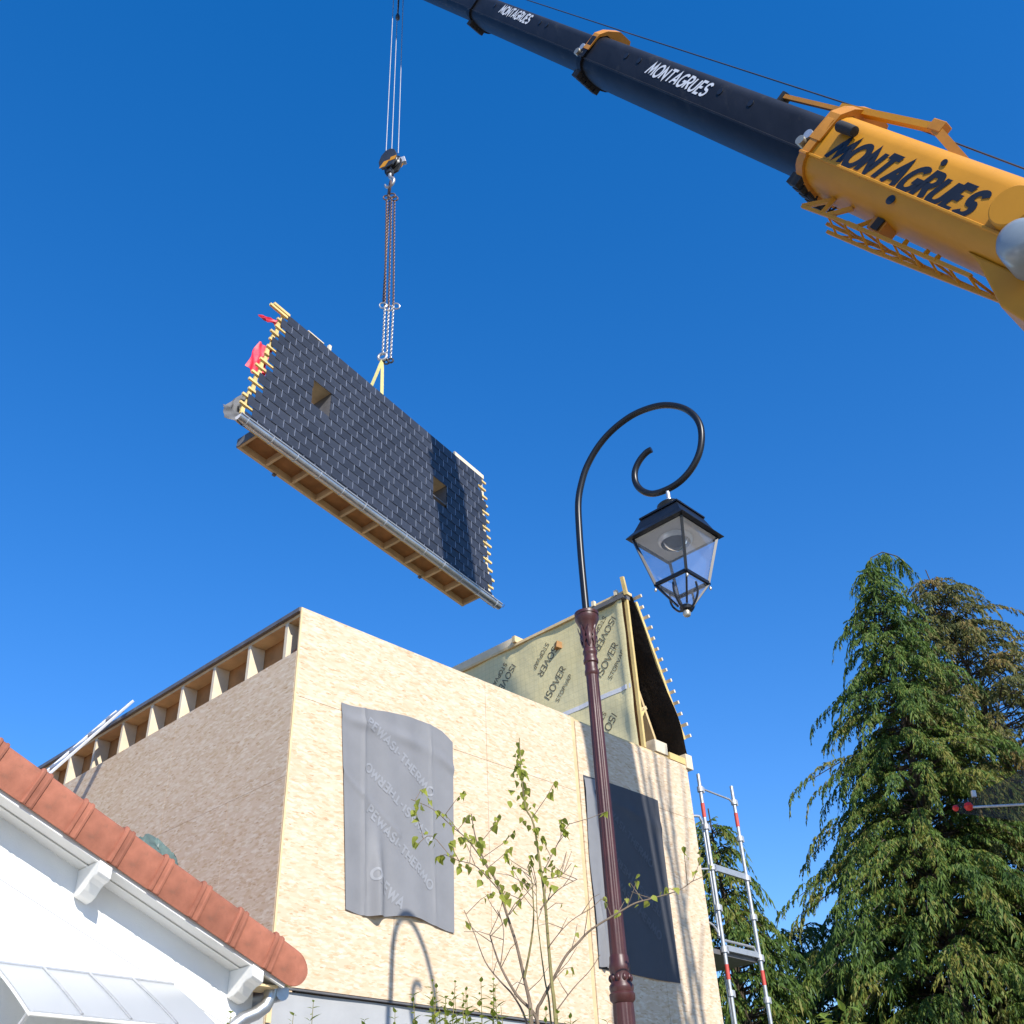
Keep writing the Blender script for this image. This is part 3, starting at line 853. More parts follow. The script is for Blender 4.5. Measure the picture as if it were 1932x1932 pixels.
for sx, sy in ((-1, -1), (1, -1), (1, 1), (-1, 1)):
    MB().beam((sx * A0, sy * A0, Z0), (sx * A1, sy * A1, Z1), .018, .018, (sx, sy, 0)).build('corner_bar', 'lamp_black', lan)
    MB().beam((sx * A1, sy * A1, Z1 - .009), (sx * A2, sy * A2, Z2), .012, .012, (sx, sy, 0)).build('lower_bar', 'lamp_black', lan)
    MB().lathe([(.001, Z1 - .055), (.008, Z1 - .05), (.010, Z1 - .04), (.006, Z1 - .028)], 10, (sx * (A1 + .004), sy * (A1 + .004), 0)).build('corner_drop', 'brass', lan, smooth=True)
for k in range(4):
    a = k * math.pi / 2
    M_ = Matrix.Rotation(a, 4, 'Z')
    def rr_(p): return M_ @ V(p)
    MB().beam(rr_((A1, -A1 - .009, Z1)), rr_((A1, A1 + .009, Z1)), .018, .024).build('lower_frame', 'lamp_black', lan)
    MB().add([rr_((A0 - .012, -A0, Z0)), rr_((A0 - .012, A0, Z0)), rr_((A1 - .01, A1, Z1)), rr_((A1 - .01, -A1, Z1))], [(0, 1, 2, 3)]).build('pane', 'lamp_glass', lan)
    MB().add([rr_((A1 - .003, -A1, Z1 - .01)), rr_((A1 - .003, A1, Z1 - .01)), rr_((A2, A2, Z2)), rr_((A2, -A2, Z2))], [(0, 1, 2, 3)]).build('lower_pane', 'lamp_glass', lan)
    pts = [rr_(p) for p in ((A1 - .02, 0, Z1 - .03), (A1 - .015, 0, Z1 - .09), (A1 - .03, 0, Z1 - .14), (.06, 0, Z2 - .012), (.03, 0, Z2 - .02))]
    MB().tube(catmull(pts, 4), .008, 8).build('scroll_stay', 'lamp_black', lan, smooth=True)
MB().lathe([(.012, Z2 - .075), (.022, Z2 - .072), (.028, Z2 - .055), (.022, Z2 - .035), (.012, Z2 - .03)], 16).build('finial', 'brass', lan, smooth=True)
MB().lathe([(.012, Z2 - .032), (.040, Z2 - .025), (.044, Z2 - .005), (.036, Z2 + .004)], 16).build('finial_cup', 'lamp_black', lan, smooth=True)

# ------------------------------------------------------------------ hoisted roof panel
E1 = V((.57797687, .81180422, -.08316637)); E2 = V((-.00294958, -.09983408, -.99499973)); NN = V((.81604782, -.57533213, .05530731))
P0 = V((-2.23189, 12.76739, 13.21942))
PM = Matrix(((E1.x, -E2.x, NN.x, P0.x), (E1.y, -E2.y, NN.y, P0.y), (E1.z, -E2.z, NN.z, P0.z), (0, 0, 0, 1)))
pan = thing('roof_panel', 'large roof panel of dark slates with gutter, hanging tilted from the crane', 'roof panel', PM)
PU, PV = .2187, .1783
NR = 15
HB = NR * PV
def lef(v): return -1.85 - .42 * v / HB
def rig(v): return 2.94 + .16 * v / HB
WIN = [(-1.19, -.815, 5 * PV, 8 * PV), (1.61, 1.965, 5 * PV, 7.4 * PV)]
full = MB().box(0, PU - .006, -.21, 0, -.004, .001)
full.v = [(x, y, z + (.0065 if y < -.1 else -.002)) for x, y, z in full.v]
fm = full.mesh('slate', 'slate')
slates = []
hooks = MB()
rs = random.Random(21)
for r_ in range(NR):
    v = r_ * PV
    off = (-1.634 + (PU / 2 if r_ % 2 else 0))
    k0 = round((lef(v + PV / 2) - off) / PU); k1 = round((rig(v + PV / 2) - off) / PU)
    for k in range(k0, k1):
        ua, ub = off + k * PU, off + k * PU + PU
        segs = [(ua, ub)]
        for (wa, wb, va, vb) in WIN:
            if v < vb - .02 and v + PV > va + .02:
                ns = []
                for a, b in segs:
                    if b <= wa or a >= wb: ns.append((a, b))
                    else:
                        if a < wa - .015: ns.append((a, wa))
                        if b > wb + .015: ns.append((wb, b))
                segs = ns
        for a, b in segs:
            slates.append((a, b, v))
        if segs and k > k0 and abs(segs[0][0] - ua) < 1e-6:
            hooks.box(ua - .0070, ua + .0018, -(v + PV) + .012, -v - .012, .002, .0075)
slates.sort(key=lambda s_: s_[0])
rest = MB()
for i, (a, b, v) in enumerate(slates):
    isfull = abs((b - a) - PU) < 1e-4
    lo = (a, -v, rs.uniform(-.0015, .0015))
    if i < 300:
        if isfull:
            inst(fm, 'slate', pan, lo, (rs.uniform(-.006, .006), rs.uniform(-.004, .004), rs.uniform(-.006, .006)))
        else:
            q = MB().box(0, b - a - .003, -.21 if (b - a) > 0 else 0, 0, -.004, .001)
            q.v = [(x, y, z + (.0065 if y < -.1 else -.002)) for x, y, z in q.v]
            o = q.build('slate', 'slate', pan); o.location = lo
    else:
        q = MB().box(lo[0], lo[0] + b - a - .006, lo[1] - .21, lo[1], -.004, .001)
        rest.add([(x, y, z + (.0065 if y < lo[1] - .1 else -.002)) for x, y, z in q.v], q.f)
ro = rest.build('slates_far_end', 'slate', pan); ro['kind'] = 'stuff'
ho = hooks.build('slate_hooks', 'hook_steel', pan); ho['kind'] = 'stuff'
# battens under the slates, stub ends left and right
for r_ in range(NR + 1):
    v = r_ * PV + .05
    a = lef(v) - rs.uniform(.10, .19) - (.10 if r_ < 1 else 0); b = rig(v) + rs.uniform(.13, .20)
    spans = [(a, b)]
    for wa, wb, va, vb in WIN:
        if va < v < vb + .02:
            spans = [s2 for s1 in spans for s2 in (((s1[0], wa - .004), (wb + .004, s1[1])) if s1[0] < wa < s1[1] else (s1,))]
    for x0, x1 in spans:
        MB().box(x0, x1, -v - .02, -v + .02, -.042, -.012).build('batten', 'pine_yellow', pan)
MB().box(lef(0) - .30, lef(0) + .02, -.03, .02, -.04, .012).build('edge_board', 'pine_yellow', pan)
MB().box(lef(0) - .36, lef(0) - .01, -.095, -.05, -.035, .004).build('edge_board', 'pine_yellow', pan)
for side, fn in ((-1, lef), (1, rig)):
    for r_ in range(0, NR, 1):
        v = r_ * PV + .05
        u = fn(v + PV / 2) + side * (.05 + .02 * (r_ % 2))
        MB().box(u - .028, u + .028, -v - PV * .93, -v - PV * .05, -.075, -.0425).build('counter_batten', 'pine_yellow' if side < 0 else 'pine_white', pan)
# timber deck with openings for the roof windows
def pl(name, mat, x0, x1, v0, v1, z0, z1, bev=0):
    return MB().box(x0, x1, -v1, -v0, z0, z1).build(name, mat, pan, bevel=bev)
xs = [-1.50, WIN[0][0] - .03, WIN[0][1] + .03, WIN[1][0] - .03, WIN[1][1] + .03, 2.70]
ys = [.03, 5 * PV - .03, 8 * PV + .03, HB - .1]
for i in range(5):
    for j in range(3):
        if j == 1 and i in (1, 3): continue
        pl('deck_sheet', 'osb', xs[i] + .001, xs[i + 1] - .001, ys[j] + .001, ys[j + 1] - .001, -.115, -.0765)
for u in (-1.45, -.72, -.05, .60, 1.30, 2.05, 2.64):
    pl('rafter', 'pine', u - .03, u + .03, .06, HB - .14, -.40, -.116)
for wa, wb, va, vb in WIN:
    pl('window_reveal', 'pine', wa - .02, wb + .02, va - .022, va - .001, -.40, -.012)
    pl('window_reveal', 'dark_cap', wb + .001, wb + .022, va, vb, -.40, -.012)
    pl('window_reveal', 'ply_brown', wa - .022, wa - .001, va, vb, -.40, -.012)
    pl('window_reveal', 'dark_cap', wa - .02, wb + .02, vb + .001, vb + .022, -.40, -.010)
    pl('window_film', 'tape_white', wa - .02, wa + .13, va + .16, vb + .02, -.405, -.401)
# grey and red roofing films flapping at the ends
def flap(name, mat, pts, amp, seed):
    rr = random.Random(seed); ph = rr.uniform(0, 6)
    a, b, c, d = [V(p) for p in pts]
    def f(s, t):
        p = a.lerp(b, s).lerp(d.lerp(c, s), t)
        w_ = amp * math.sin(s * 7 + ph) * math.sin(t * 6 + ph * 2) + amp * .5 * math.sin(s * 15 + t * 9)
        return p + V((w_ * .4, w_ * .3, w_))
    MB().grid(16, 16, f).build(name, mat, pan, smooth=True, solid=.003)
flap('red_film', 'red_film', [(lef(.15) + .03, -.10, -.09), (lef(.15) - .42, -.30, -.16), (lef(.3) - .22, -.34, -.10), (lef(.3) + .03, -.27, -.085)], .03, 2)
flap('red_film', 'red_film', [(lef(.95) + .02, -.90, -.085), (lef(.95) - .20, -.86, -.13), (lef(1.5) - .26, -1.50, -.15), (lef(1.5) + .02, -1.62, -.085)], .02, 4)
flap('red_film', 'red_film', [(rig(.3) - .05, -.36, -.085), (rig(.3) + .17, -.42, -.10), (rig(.9) + .15, -.86, -.11), (rig(.9) - .05, -.84, -.085)], .02, 6)
flap('grey_film', 'grey_flap', [(lef(2.0) - .02, -2.0, -.10), (lef(2.0) - .12, -2.05, -.12), (lef(2.6) - .32, -2.56, -.12), (lef(2.6) + .02, -2.70, -.10)], .03, 8)
flap('grey_film', 'grey_flap', [(lef(2.6) - .40, -2.66, .0), (lef(2.6) + .10, -2.64, .03), (lef(2.6) + .18, -2.74, .03), (lef(2.6) - .34, -2.86, .0)], .02, 9)
# eaves box seen from below
ub0, ub1 = -2.02, 2.92
VB = HB + .015
pl('inner_beam', 'pine', ub0, ub1, VB - .10, VB + .03, -.445, -.40)
pl('outer_beam', 'ply_brown', ub0, ub1 + .2, VB - .16, VB + .020, -.05, -.012)
for i in range(11):
    u = ub0 + .02 + (ub1 - ub0 - .04) * i / 10
    pl('cross_member', 'pine', u - .02, u + .02, VB - .09, VB + .025, -.40, -.05)
for i in range(10):
    ua = ub0 + .04 + (ub1 - ub0 - .04) * i / 10; ub = ua + (ub1 - ub0 - .04) / 10 - .04
    pl('cell_panel', 'ply_brown', ua + .001, ub - .001, VB - .095, VB - .08, -.40, -.05)
pl('end_membrane', 'grey_flap', ub0 - .012, ub0 - .001, VB - .12, VB + .032, -.44, -.02)
for u in (-1.35, 1.8):
    pl('lifting_peg', 'dark_cap', u, u + .05, VB + .03, VB + .06, -.46, -.42)
# half-round zinc gutter with its brackets
gp = []
GV, GZ, GR_ = HB + .06, .055, .066
for a in range(-100, 101, 20):
    t = math.radians(a)
    gp.append((GZ + GR_ * math.sin(t), -GV - GR_ * math.cos(t)))
inner = [(GZ + (z - GZ) * .95, -GV + (y + GV) * .95) for z, y in reversed(gp)]
MB().prism([(z, y) for z, y in gp + inner], lambda z, y, d: (d, y, z), -2.43, 3.29).build('gutter', 'zinc', pan, smooth=True)
for yy, zz_ in ((-GV + .012, GZ + GR_ + .004), (-GV + .03, GZ - GR_ + .005)):
    MB().tube([(-2.43, yy, zz_), (3.29, yy, zz_)], .011, 8).build('gutter_bead', 'galv', pan, smooth=True)
for x in (-2.43, 3.285):
    MB().prism([(GZ + (z - GZ) * .94, -GV + (y + GV) * .94) for z, y in gp], lambda z, y, d: (d, y, z), x, x + .006).build('gutter_end_glint', 'tape_white', pan)  # end caps coloured white to imitate the bright reflection on the metal
for i in range(13):
    u = -2.3 + i * .455
    pts = [(u, y, z) for z, y in gp]
    MB().tube([(u, -GV + .09, -.01)] + [(u, -GV + (y + GV) * 1.07, GZ + (z - GZ) * 1.07) for z, y in gp], .007, 6).build('gutter_bracket', 'galv', pan)
MB().box(-2.28, 3.14, -GV + .02, -GV + .10, .004, .012).build('eaves_flashing', 'zinc', pan)
MB().tube(catmull([(3.29, -GV - .03, .05), (3.36, -GV + .02, .06), (3.42, -GV + .06, .04), (3.45, -GV + .12, .05)], 4), .006, 6).build('wire_end', 'rope_dark', pan)
# loose timbers along the top edge
MB().box(-1.44, -1.10, .002, .022, -.05, .01).build('top_lath', 'pine_white', pan)
MB().box(2.20, 3.04, .03, .12, -.06, -.02).build('top_lath', 'pine_white', pan)
MB().beam((-.90, -.06, -.10), (-.905, .20, -.08), .05, .05).build('top_stake', 'pine_white', pan)
MB().beam((2.02, -.06, -.16), (2.02, .19, -.15), .05, .05).build('top_stake', 'pine', pan)

# ------------------------------------------------------------------ lifting gear
def chain_links(mb, p, q, ll=.062, r=.0085, w=.017):
    p = V(p); q = V(q); d = (q - p); n = max(1, int(d.length / (ll * .74))); t = d.normalized()
    a = t.orthogonal().normalized(); b = t.cross(a)
    for i in range(n):
        c = p + d * (i + .5) / n
        x = a if i % 2 else b
        pts = []
        for k in range(10):
            an = k * math.tau / 10
            pts.append(c + t * (math.cos(an) * ll * .42 * (1.15 if abs(math.cos(an)) > .5 else 1)) + x * math.sin(an) * w)
        mb.tube(pts, r, 5, closed=True)
def ring(c, R_, r, nx, mb=None, n=20, sy=1.):
    nx = V(nx).normalized(); a = nx.orthogonal().normalized(); b = nx.cross(a)
    if abs(b.z) < abs(a.z): a, b = b, a
    mb = mb or MB()
    mb.tube([V(c) + a * math.cos(k * math.tau / n) * R_ + b * math.sin(k * math.tau / n) * R_ * sy for k in range(n)], r, 8, closed=True)
    return mb
HX, HY = -2.107, 13.05
cs = thing('chain_sling', 'rusty multi-leg chain sling hanging from the crane hook', 'chain sling', Matrix.Translation((HX, HY, 18.55)))
def lc(x, y, z): return V((x - HX, y - HY, z - 18.55))
ring(lc(HX, HY, 18.62), .13, .022, (1, .3, 0), sy=1.3).build('master_link', 'chain_steel', cs, smooth=True)
for dx, dy in ((-.05, .02), (.06, -.02), (.10, .05)):
    ring(lc(HX + dx, HY + dy, 18.40), .055, .016, (.3, 1, 0), sy=1.6).build('coupling_link', 'chain_steel', cs, smooth=True)
mids = [(-2.10, 13.03, 15.34), (-2.04, 13.10, 15.34), (-1.95, 13.06, 15.34)]
ends = [(-2.105, 13.05, 14.18), (-2.04, 13.09, 14.06), (-1.965, 13.06, 14.06)]
tops = [(HX - .05, HY + .02, 18.33), (HX + .05, HY - .02, 18.33), (HX + .10, HY + .05, 18.33)]
for tp, md_, en in zip(tops, mids, ends):
    mb = MB(); chain_links(mb, lc(*tp), lc(*md_)); mb.build('chain_leg', 'chain_steel', cs, smooth=True)
    mb = MB(); chain_links(mb, lc(*md_), lc(*en)); mb.build('chain_leg', 'shackle', cs, smooth=True)
mb = MB(); chain_links(mb, lc(HX, HY + .05, 18.33), lc(-2.14, 13.09, 15.5)); mb.build('chain_leg', 'chain_steel', cs, smooth=True)
for md_, dx in zip(mids, (-.03, .0, .05)):
    ring(lc(md_[0] + dx, md_[1], md_[2]), .055, .014, (.2, 1, .1), sy=1.4).build('shortening_clutch', 'shackle', cs, smooth=True)
ring(lc(-2.105, 13.05, 14.10), .075, .026, (.2, 1, .0)).build('sling_hook', 'shackle', cs, smooth=True)
for en in ends[1:]:
    ring(lc(en[0], en[1], en[2] - .05), .042, .017, (.3, 1, 0), sy=1.3).build('sling_hook', 'block_black', cs, smooth=True)
# yellow webbing loop between hook and panel
ws = thing('webbing_sling', 'pale yellow webbing sling looped between chain hook and slate panel', 'sling')
top = V((-2.105, 13.05, 14.04))
for x_, tw in ((.075, .25), (.44, -.15)):
    q = PM @ V((x_, -.12, -.16))
    side = E1 * .034
    def f(s, t, q=q, tw=tw):
        p = top.lerp(q, t) + V((0, 0, -.02 * math.sin(math.pi * t)))
        k = side * (1 if t > .15 else .55 + 3 * t) * (2 * s - 1)
        return p + Matrix.Rotation(tw * math.sin(t * 3), 3, 'Z') @ k
    MB().grid(3, 14, f).build('strap', 'webbing', ws, smooth=True, solid=.007)
# hook block
hb = thing('hook_block', 'black crane hook block with yellow warning stripes on three steel ropes', 'hook block', Matrix.Translation((HX, HY, 19.46)) @ Matrix.Rotation(math.radians(-28), 4, 'Z'))
for s_ in (-1, 1):
    pol = [(-.13, -.24), (.13, -.24), (.20, -.10), (.22, .05), (.16, .22), (.06, .31), (-.06, .31), (-.16, .22), (-.22, .05), (-.20, -.10)]
    ch = MB().prism(pol, lambda x, y, d: (x, d, y), s_ * .075, s_ * .115).build('cheek_plate', 'block_black', hb, bevel=.012)
    for a, b in (((-.20, -.17), (.02, -.03)), ((.05, -.10), (.19, -.0))):
        x0, y0 = a; x1, y1 = b
        yy = s_ * .118
        MB().add([(x0, yy, y0), (x0 + .15, yy, y0 - .03), (x1 + .04, yy, y1 - .03), (x1 - .10, yy, y1)], [(0, 1, 2, 3)]).build('warning_stripe', 'crane_yellow', ch)
for y in (-.035, .035):
    MB().add(*(lambda m_: (m_.v, m_.f))(MB().lathe([(.05, -.025), (.17, -.025), (.15, 0), (.17, .025), (.05, .025)], 24)))
    sh = MB().lathe([(.05, -.025), (.17, -.025), (.15, 0), (.17, .025), (.05, .025)], 24)
    sh.v = [(x, z + y, y_ + .06) for x, y_, z in sh.v]
    sh.build('sheave', 'block_black', hb, smooth=True)
MB().box(-.05, .05, -.07, .07, -.36, -.2).build('swivel', 'block_black', hb, bevel=.01)
hk = [V((0, 0, -.34)), V((0, 0, -.44)), V((.03, 0, -.50)), V((.085, 0, -.56)), V((.10, 0, -.64)), V((.06, 0, -.72)), V((-.02, 0, -.745)), V((-.09, 0, -.70)), V((-.115, 0, -.62))]
MB().tube(catmull(hk, 4), [.045 - .0007 * i for i in range(33)], 10).build('hook', 'shackle', hb, smooth=True)
MB().beam((.10, .10, .06), (.26, .16, .10), .10, .16).build('rope_wedge', 'galv', hb, bevel=.01)

# ------------------------------------------------------------------ mobile crane
B0 = V((3.6927, 7.2241, 11.2567)); T0 = V((-2.1275, 13.0463, 26.640))
B0 = V((3.68835, 7.21762, 11.25601)); T0 = V((-2.12669, 13.04622, 26.63992))
bb = V((-.33326781, .33404455, .88167273)); bl = V((-.70792936, -.70628324, 0)); bu = V((.62271067, -.62416201, .47186142))
CB = V((7.6, 2.6, 0))
cr = thing('mobile_crane', 'yellow mobile crane with black telescopic boom lettered in white', 'crane', Matrix.Translation(CB))
def bp(s, y, h): return B0 + bb * s + bl * y + bu * h - CB
def bt(mb):
    mb.v = [tuple(bp(*p)) for p in mb.v]
    return mb
def bprof(k, dz=0.):
    half = [(0, .36), (.25, .36), (.31, .345), (.37, .30), (.41, .245), (.432, .18), (.435, -.185), (.455, -.195), (.455, -.215), (.435, -.225)]
    for a in range(15, 91, 15):
        t = math.radians(a)
        half.append((.43 * math.cos(t) ** .85 if a < 90 else 0, -.225 - .215 * math.sin(t)))
    pts = [(y * k, h * k + dz) for y, h in half]
    return pts + [(-y, h) for y, h in reversed(pts[1:-1])]
def section(name, mat, s0, s1, k, dz=0., hollow=False):
    mb = MB().prism(bprof(k, dz), lambda y, h, d: (d, y, h), s0, s1)
    o = bt(mb).build(name, mat, cr, smooth=True)
    return o
b1 = section('boom_base_section', 'crane_yellow', -9.6, -.25, 1.0)
b2 = section('boom_section', 'boom_black', -.26, 5.8, .80, .0)
b3 = section('boom_section', 'boom_black', 5.79, 11.2, .67, .02)
b4 = section('boom_section', 'boom_black', 11.19, 16.9, .56, .03)
section('boom_collar', 'crane_orange', -.32, -.20, 1.07)
section('boom_collar', 'boom_black', 5.70, 5.84, .88, .01)
section('boom_collar', 'boom_black', 11.1, 11.24, .75, .02)
# orange head plates and rollers at the section ends
for s_, k, dz in ((-.26, 1.0, 0), (5.77, .82, .01)):
    bt(MB().prism([(-.26 * k, .36 * k), (.30 * k, .36 * k), (.42 * k, .24 * k), (.45 * k, -.05 * k), (.47 * k, -.05 * k), (.45 * k, .28 * k), (.34 * k, .42 * k), (.12 * k, .56 * k), (-.16 * k, .56 * k)], lambda y, h, d: (d, y, h + dz), s_ - .09, s_ + .09)).build('head_plate', 'crane_orange', cr)
    for y, h in ((.40 * k, -.02), (.44 * k, -.12)):
        ro_ = MB().lathe([(.02, -.05), (.055, -.05), (.055, .05), (.02, .05)], 14)
        ro_.v = [(x + s_ + .17, z + y, q + h) for x, q, z in ro_.v]
        bt(ro_).build('guide_roller', 'galv' if h > -.05 else 'brass', cr, smooth=True)
    for j in range(5):
        y = (.28 - .12 * j) * k
        bt(MB().box(s_ - .04 + .02 * (j % 2), s_ + .13, y - .04, y + .04, -.50 * k - .03, -.40 * k)).build('slide_pad_bolt', 'rubber', cr)
for s_, k in ((11.17, .7),):
    for j in range(4):
        y = (.2 - .12 * j) * k
        bt(MB().box(s_ - .1, s_ + .07, y - .04, y + .04, -.52 * k, -.36 * k)).build('slide_pad_bolt', 'rubber', cr)
# lettering on the boom sides
def blet(txt, s0, h0, size, y, mat, parent, stroke, shear, slope=0., wide=1.):
    mb = MB()
    lettering(mb, txt, size, lambda x, yy, d: (s0 - x, y + d, h0 + yy - slope * x), stroke=stroke, shear=shear, gap=.17, wide=wide)
    o = bt(mb).build('lettering', mat, parent); return o
blet('MONTAGRUES', -.56, -.165, .255, .4385, 'letter_black', b1, .27, .42, .012, .875)
blet('MONTAGRUES', 3.86, -.03, .175, .435 * .80 + .004, 'letter_white', b2, .20, .42, -.0)
blet('MONTAGRUES', 9.85, .02, .155, .435 * .67 + .004, 'letter_white', b3, .22, .42, -.0)
# little openings, holes and the hanging lug plates
for s_, h, r_ in ((-2.02, .19, .035), (-1.75, -.30, .05)):
    q = MB().lathe([(.004, 0), (r_, 0), (r_, .006), (.004, .006)], 16)
    yv = .436 if h > -.2 else .425
    q.v = [(x + s_, z + yv, y_ + h) for x, y_, z in q.v]
    bt(q).build('port', 'letter_black', b1)
for s_ in (4.2, 4.6, 1.3, 2.0):
    q = MB().lathe([(.004, 0), (.045, 0), (.045, .006), (.004, .006)], 14)
    q.v = [(x + s_, z + .435 * .80 + .001, y_ + .17 * .80 - .04) for x, y_, z in q.v]
    bt(q).build('port', 'letter_black', b2)
for s_ in (10.2, 7.7, 8.0):
    q = MB().lathe([(.004, 0), (.04, 0), (.04, .006), (.004, .006)], 14)
    q.v = [(x + s_, z + .435 * .67 + .001, y_ + .12) for x, y_, z in q.v]
    bt(q).build('port', 'letter_black', b3)
# work light on the base section
wlq = MB().lathe([(.02, -.16), (.055, -.15), (.06, -.02), (.06, .1), (.05, .12), (.01, .12)], 16)
wlq.v = [(z * 1. - .62, x + .50, y_ + .15) for x, y_, z in wlq.v]
bt(wlq).build('work_light', 'rubber', cr, smooth=True)
# guy strut on top
st_ = [(.02, .2, .44), (-1.40, .2, .55), (-2.02, .2, .33)]
bt(MB().beam(st_[0], st_[1], .09, .07, (0, 0, 1))).build('guy_strut', 'crane_yellow', cr)
bt(MB().beam((-1.36, .2, .55), st_[2], .10, .09, (0, 0, 1))).build('guy_strut', 'crane_orange', cr)
bt(MB().box(-1.50, -1.32, .14, .26, .50, .62)).build('strut_knuckle', 'crane_orange', cr, bevel=.01)
bt(MB().beam((1.1, .14, .37), (-.1, .16, .44), .05, .05)).build('guy_rod', 'crane_orange', cr)
bt(MB().lathe([(.02, .30), (.07, .30), (.07, .42), (.02, .42)], 12, (1.15, .1, 0))).build('rope_roller', 'rubber', cr)
# folded lattice jib under the boom
CA = [(-.47, .2, -.66), (-1.0, .2, -.625), (-1.7, .2, -.595), (-2.95, .2, -.56)]
CBm = [(-.88, .05, -.745), (-1.6, .05, -.715), (-3.34, .05, -.60)]
CC = [(-.6, -.12, -.64), (-3.3, -.12, -.56)]
for nm, c_ in (('jib_chord', CA), ('jib_chord', CBm), ('jib_chord', CC)):
    mb = MB()
    for a, b in zip(c_[:-1], c_[1:]): mb.beam(a, b, .036, .036)
    bt(mb).build(nm, 'crane_yellow', cr)
def onl(c_, s_):
    for a, b in zip(c_[:-1], c_[1:]):
        if b[0] <= s_ <= a[0]:
            return V(a).lerp(V(b), (a[0] - s_) / (a[0] - b[0]))
    return V(c_[-1])
for i in range(9):
    s_ = -.9 - i * .25
    bt(MB().beam(onl(CA, s_), onl(CBm, s_ - .14), .02, .02)).build('jib_lacing', 'crane_yellow', cr)
    bt(MB().beam(onl(CBm, s_ - .14), onl(CC, s_ - .25), .02, .02)).build('jib_lacing', 'crane_orange', cr)
    if i % 2 == 0:
        bt(MB().beam(onl(CA, s_), onl(CC, s_ - .25), .024, .024)).build('jib_lacing', 'crane_orange', cr)
for a, b in (((-.47, .2, -.66), (-.70, .1, -.44)), ((-.80, .2, -.64), (-.76, .15, -.44)), ((-.88, .2, -.635), (-1.05, .12, -.44)), ((-1.40, .2, -.61), (-1.22, .2, -.615)), ((-1.35, .2, -.61), (-1.42, .1, -.43))):
    bt(MB().beam(a, b, .045, .045)).build('jib_bracket', 'crane_yellow', cr)
bt(MB().box(-1.62, -1.42, -.05, .16, -.56, -.42)).build('jib_mount', 'crane_orange', cr, bevel=.01)
bt(MB().box(-1.60, -1.50, .17, .19, -.55, -.43)).build('jib_mount', 'rubber', cr)
for s_ in (-2.05, -2.35, -2.5):
    bt(MB().beam((s_, .2, -.585), (s_ + .03, .18, -.52), .04, .05)).build('jib_lug', 'crane_yellow', cr)
# hoses at the boom foot of the collar
for j in range(4):
    pts = [V((-.30 - .05 * j, .1 - .08 * j, -.46)), V((-.36 - .05 * j, .12 - .08 * j, -.52)), V((-.5 - .03 * j, .10 - .08 * j, -.53)), V((-.6, .08 - .08 * j, -.45))]
    bt(MB().tube(catmull(pts, 4), .012, 6)).build('hose', 'rubber', cr)
# lift cylinder seat, boss and cylinder head at the frame edge
q = MB().lathe([(.004, 0), (.185, 0), (.20, .015), (.20, .10), (.004, .10)], 40)
q.v = [(x - 3.08, .535 - z, y_ + .02) for x, y_, z in q.v]
q.f = [tuple(reversed(f_)) for f_ in q.f]
bt(q).build('boss_plate', 'crane_yellow', cr, smooth=True)
bt(MB().prism([(-2.80, -.40), (-3.0, -.46), (-3.5, -.70), (-4.6, -.80), (-5.1, -.40)], lambda x, y, d: (x, d, y), -.30, .30)).build('cylinder_seat', 'crane_yellow', cr, bevel=.02)
q = MB().lathe([(.004, .0), (.12, .0), (.19, -.03), (.225, -.09), (.235, -.18), (.235, -.5), (.004, -.5)], 32)
q.v = [(x * .88 - 3.47, z + .70, y_ * .88 - .235) for x, y_, z in q.v]
bt(q).build('cylinder_head', 'cab_grey', cr, smooth=True)
pv = bp(-9.4, 0, -.1); sp = bp(-4.0, 0, -.75)
MB().tube([sp, V((6.2, 3.9, 1.9)) - CB + V((0, 0, 0))], .14, 16).build('lift_cylinder', 'cab_grey', cr, smooth=True)
# hoist ropes
for x_, y_ in ((-.10, -.018), (.012, 0), (.145, .022)):
    MB().tube([V((HX + x_, HY + y_, 19.80)) - CB, V((HX + x_ * .9, HY + y_, 26.3)) - CB], .010, 6).build('hoist_rope', 'rope_steel', cr)
MB().tube([V((HX + .02, HY + .02, 25.0)) - CB, V((HX + .035, HY + .02, 26.3)) - CB], .02, 6).build('hoist_rope', 'rope_dark', cr)
MB().lathe([(.01, -.14), (.05, -.1), (.055, 0), (.03, .1), (.01, .16)], 10, V((HX + .02, HY + .02, 24.95)) - CB).build('limit_weight', 'block_black', cr, smooth=True)
bt(MB().tube([(17.3, 0, .45), (5.77, 0, .53), (-.25, 0, .58), (-4., 0, .50), (-9.2, 0, .7)], .009, 6)).build('luff_rope', 'rope_dark', cr)
bt(MB().box(16.7, 17.3, -.22, .22, -.30, .36)).build('boom_head', 'boom_black', cr, bevel=.03)
for y in (-.12, 0, .12):
    q = MB().lathe([(.05, -.03), (.22, -.03), (.2, 0), (.22, .03), (.05, .03)], 24)
    q.v = [(x + 17.32, z + y, y_ - .10) for x, y_, z in q.v]
    bt(q).build('head_sheave', 'block_black', cr, smooth=True)
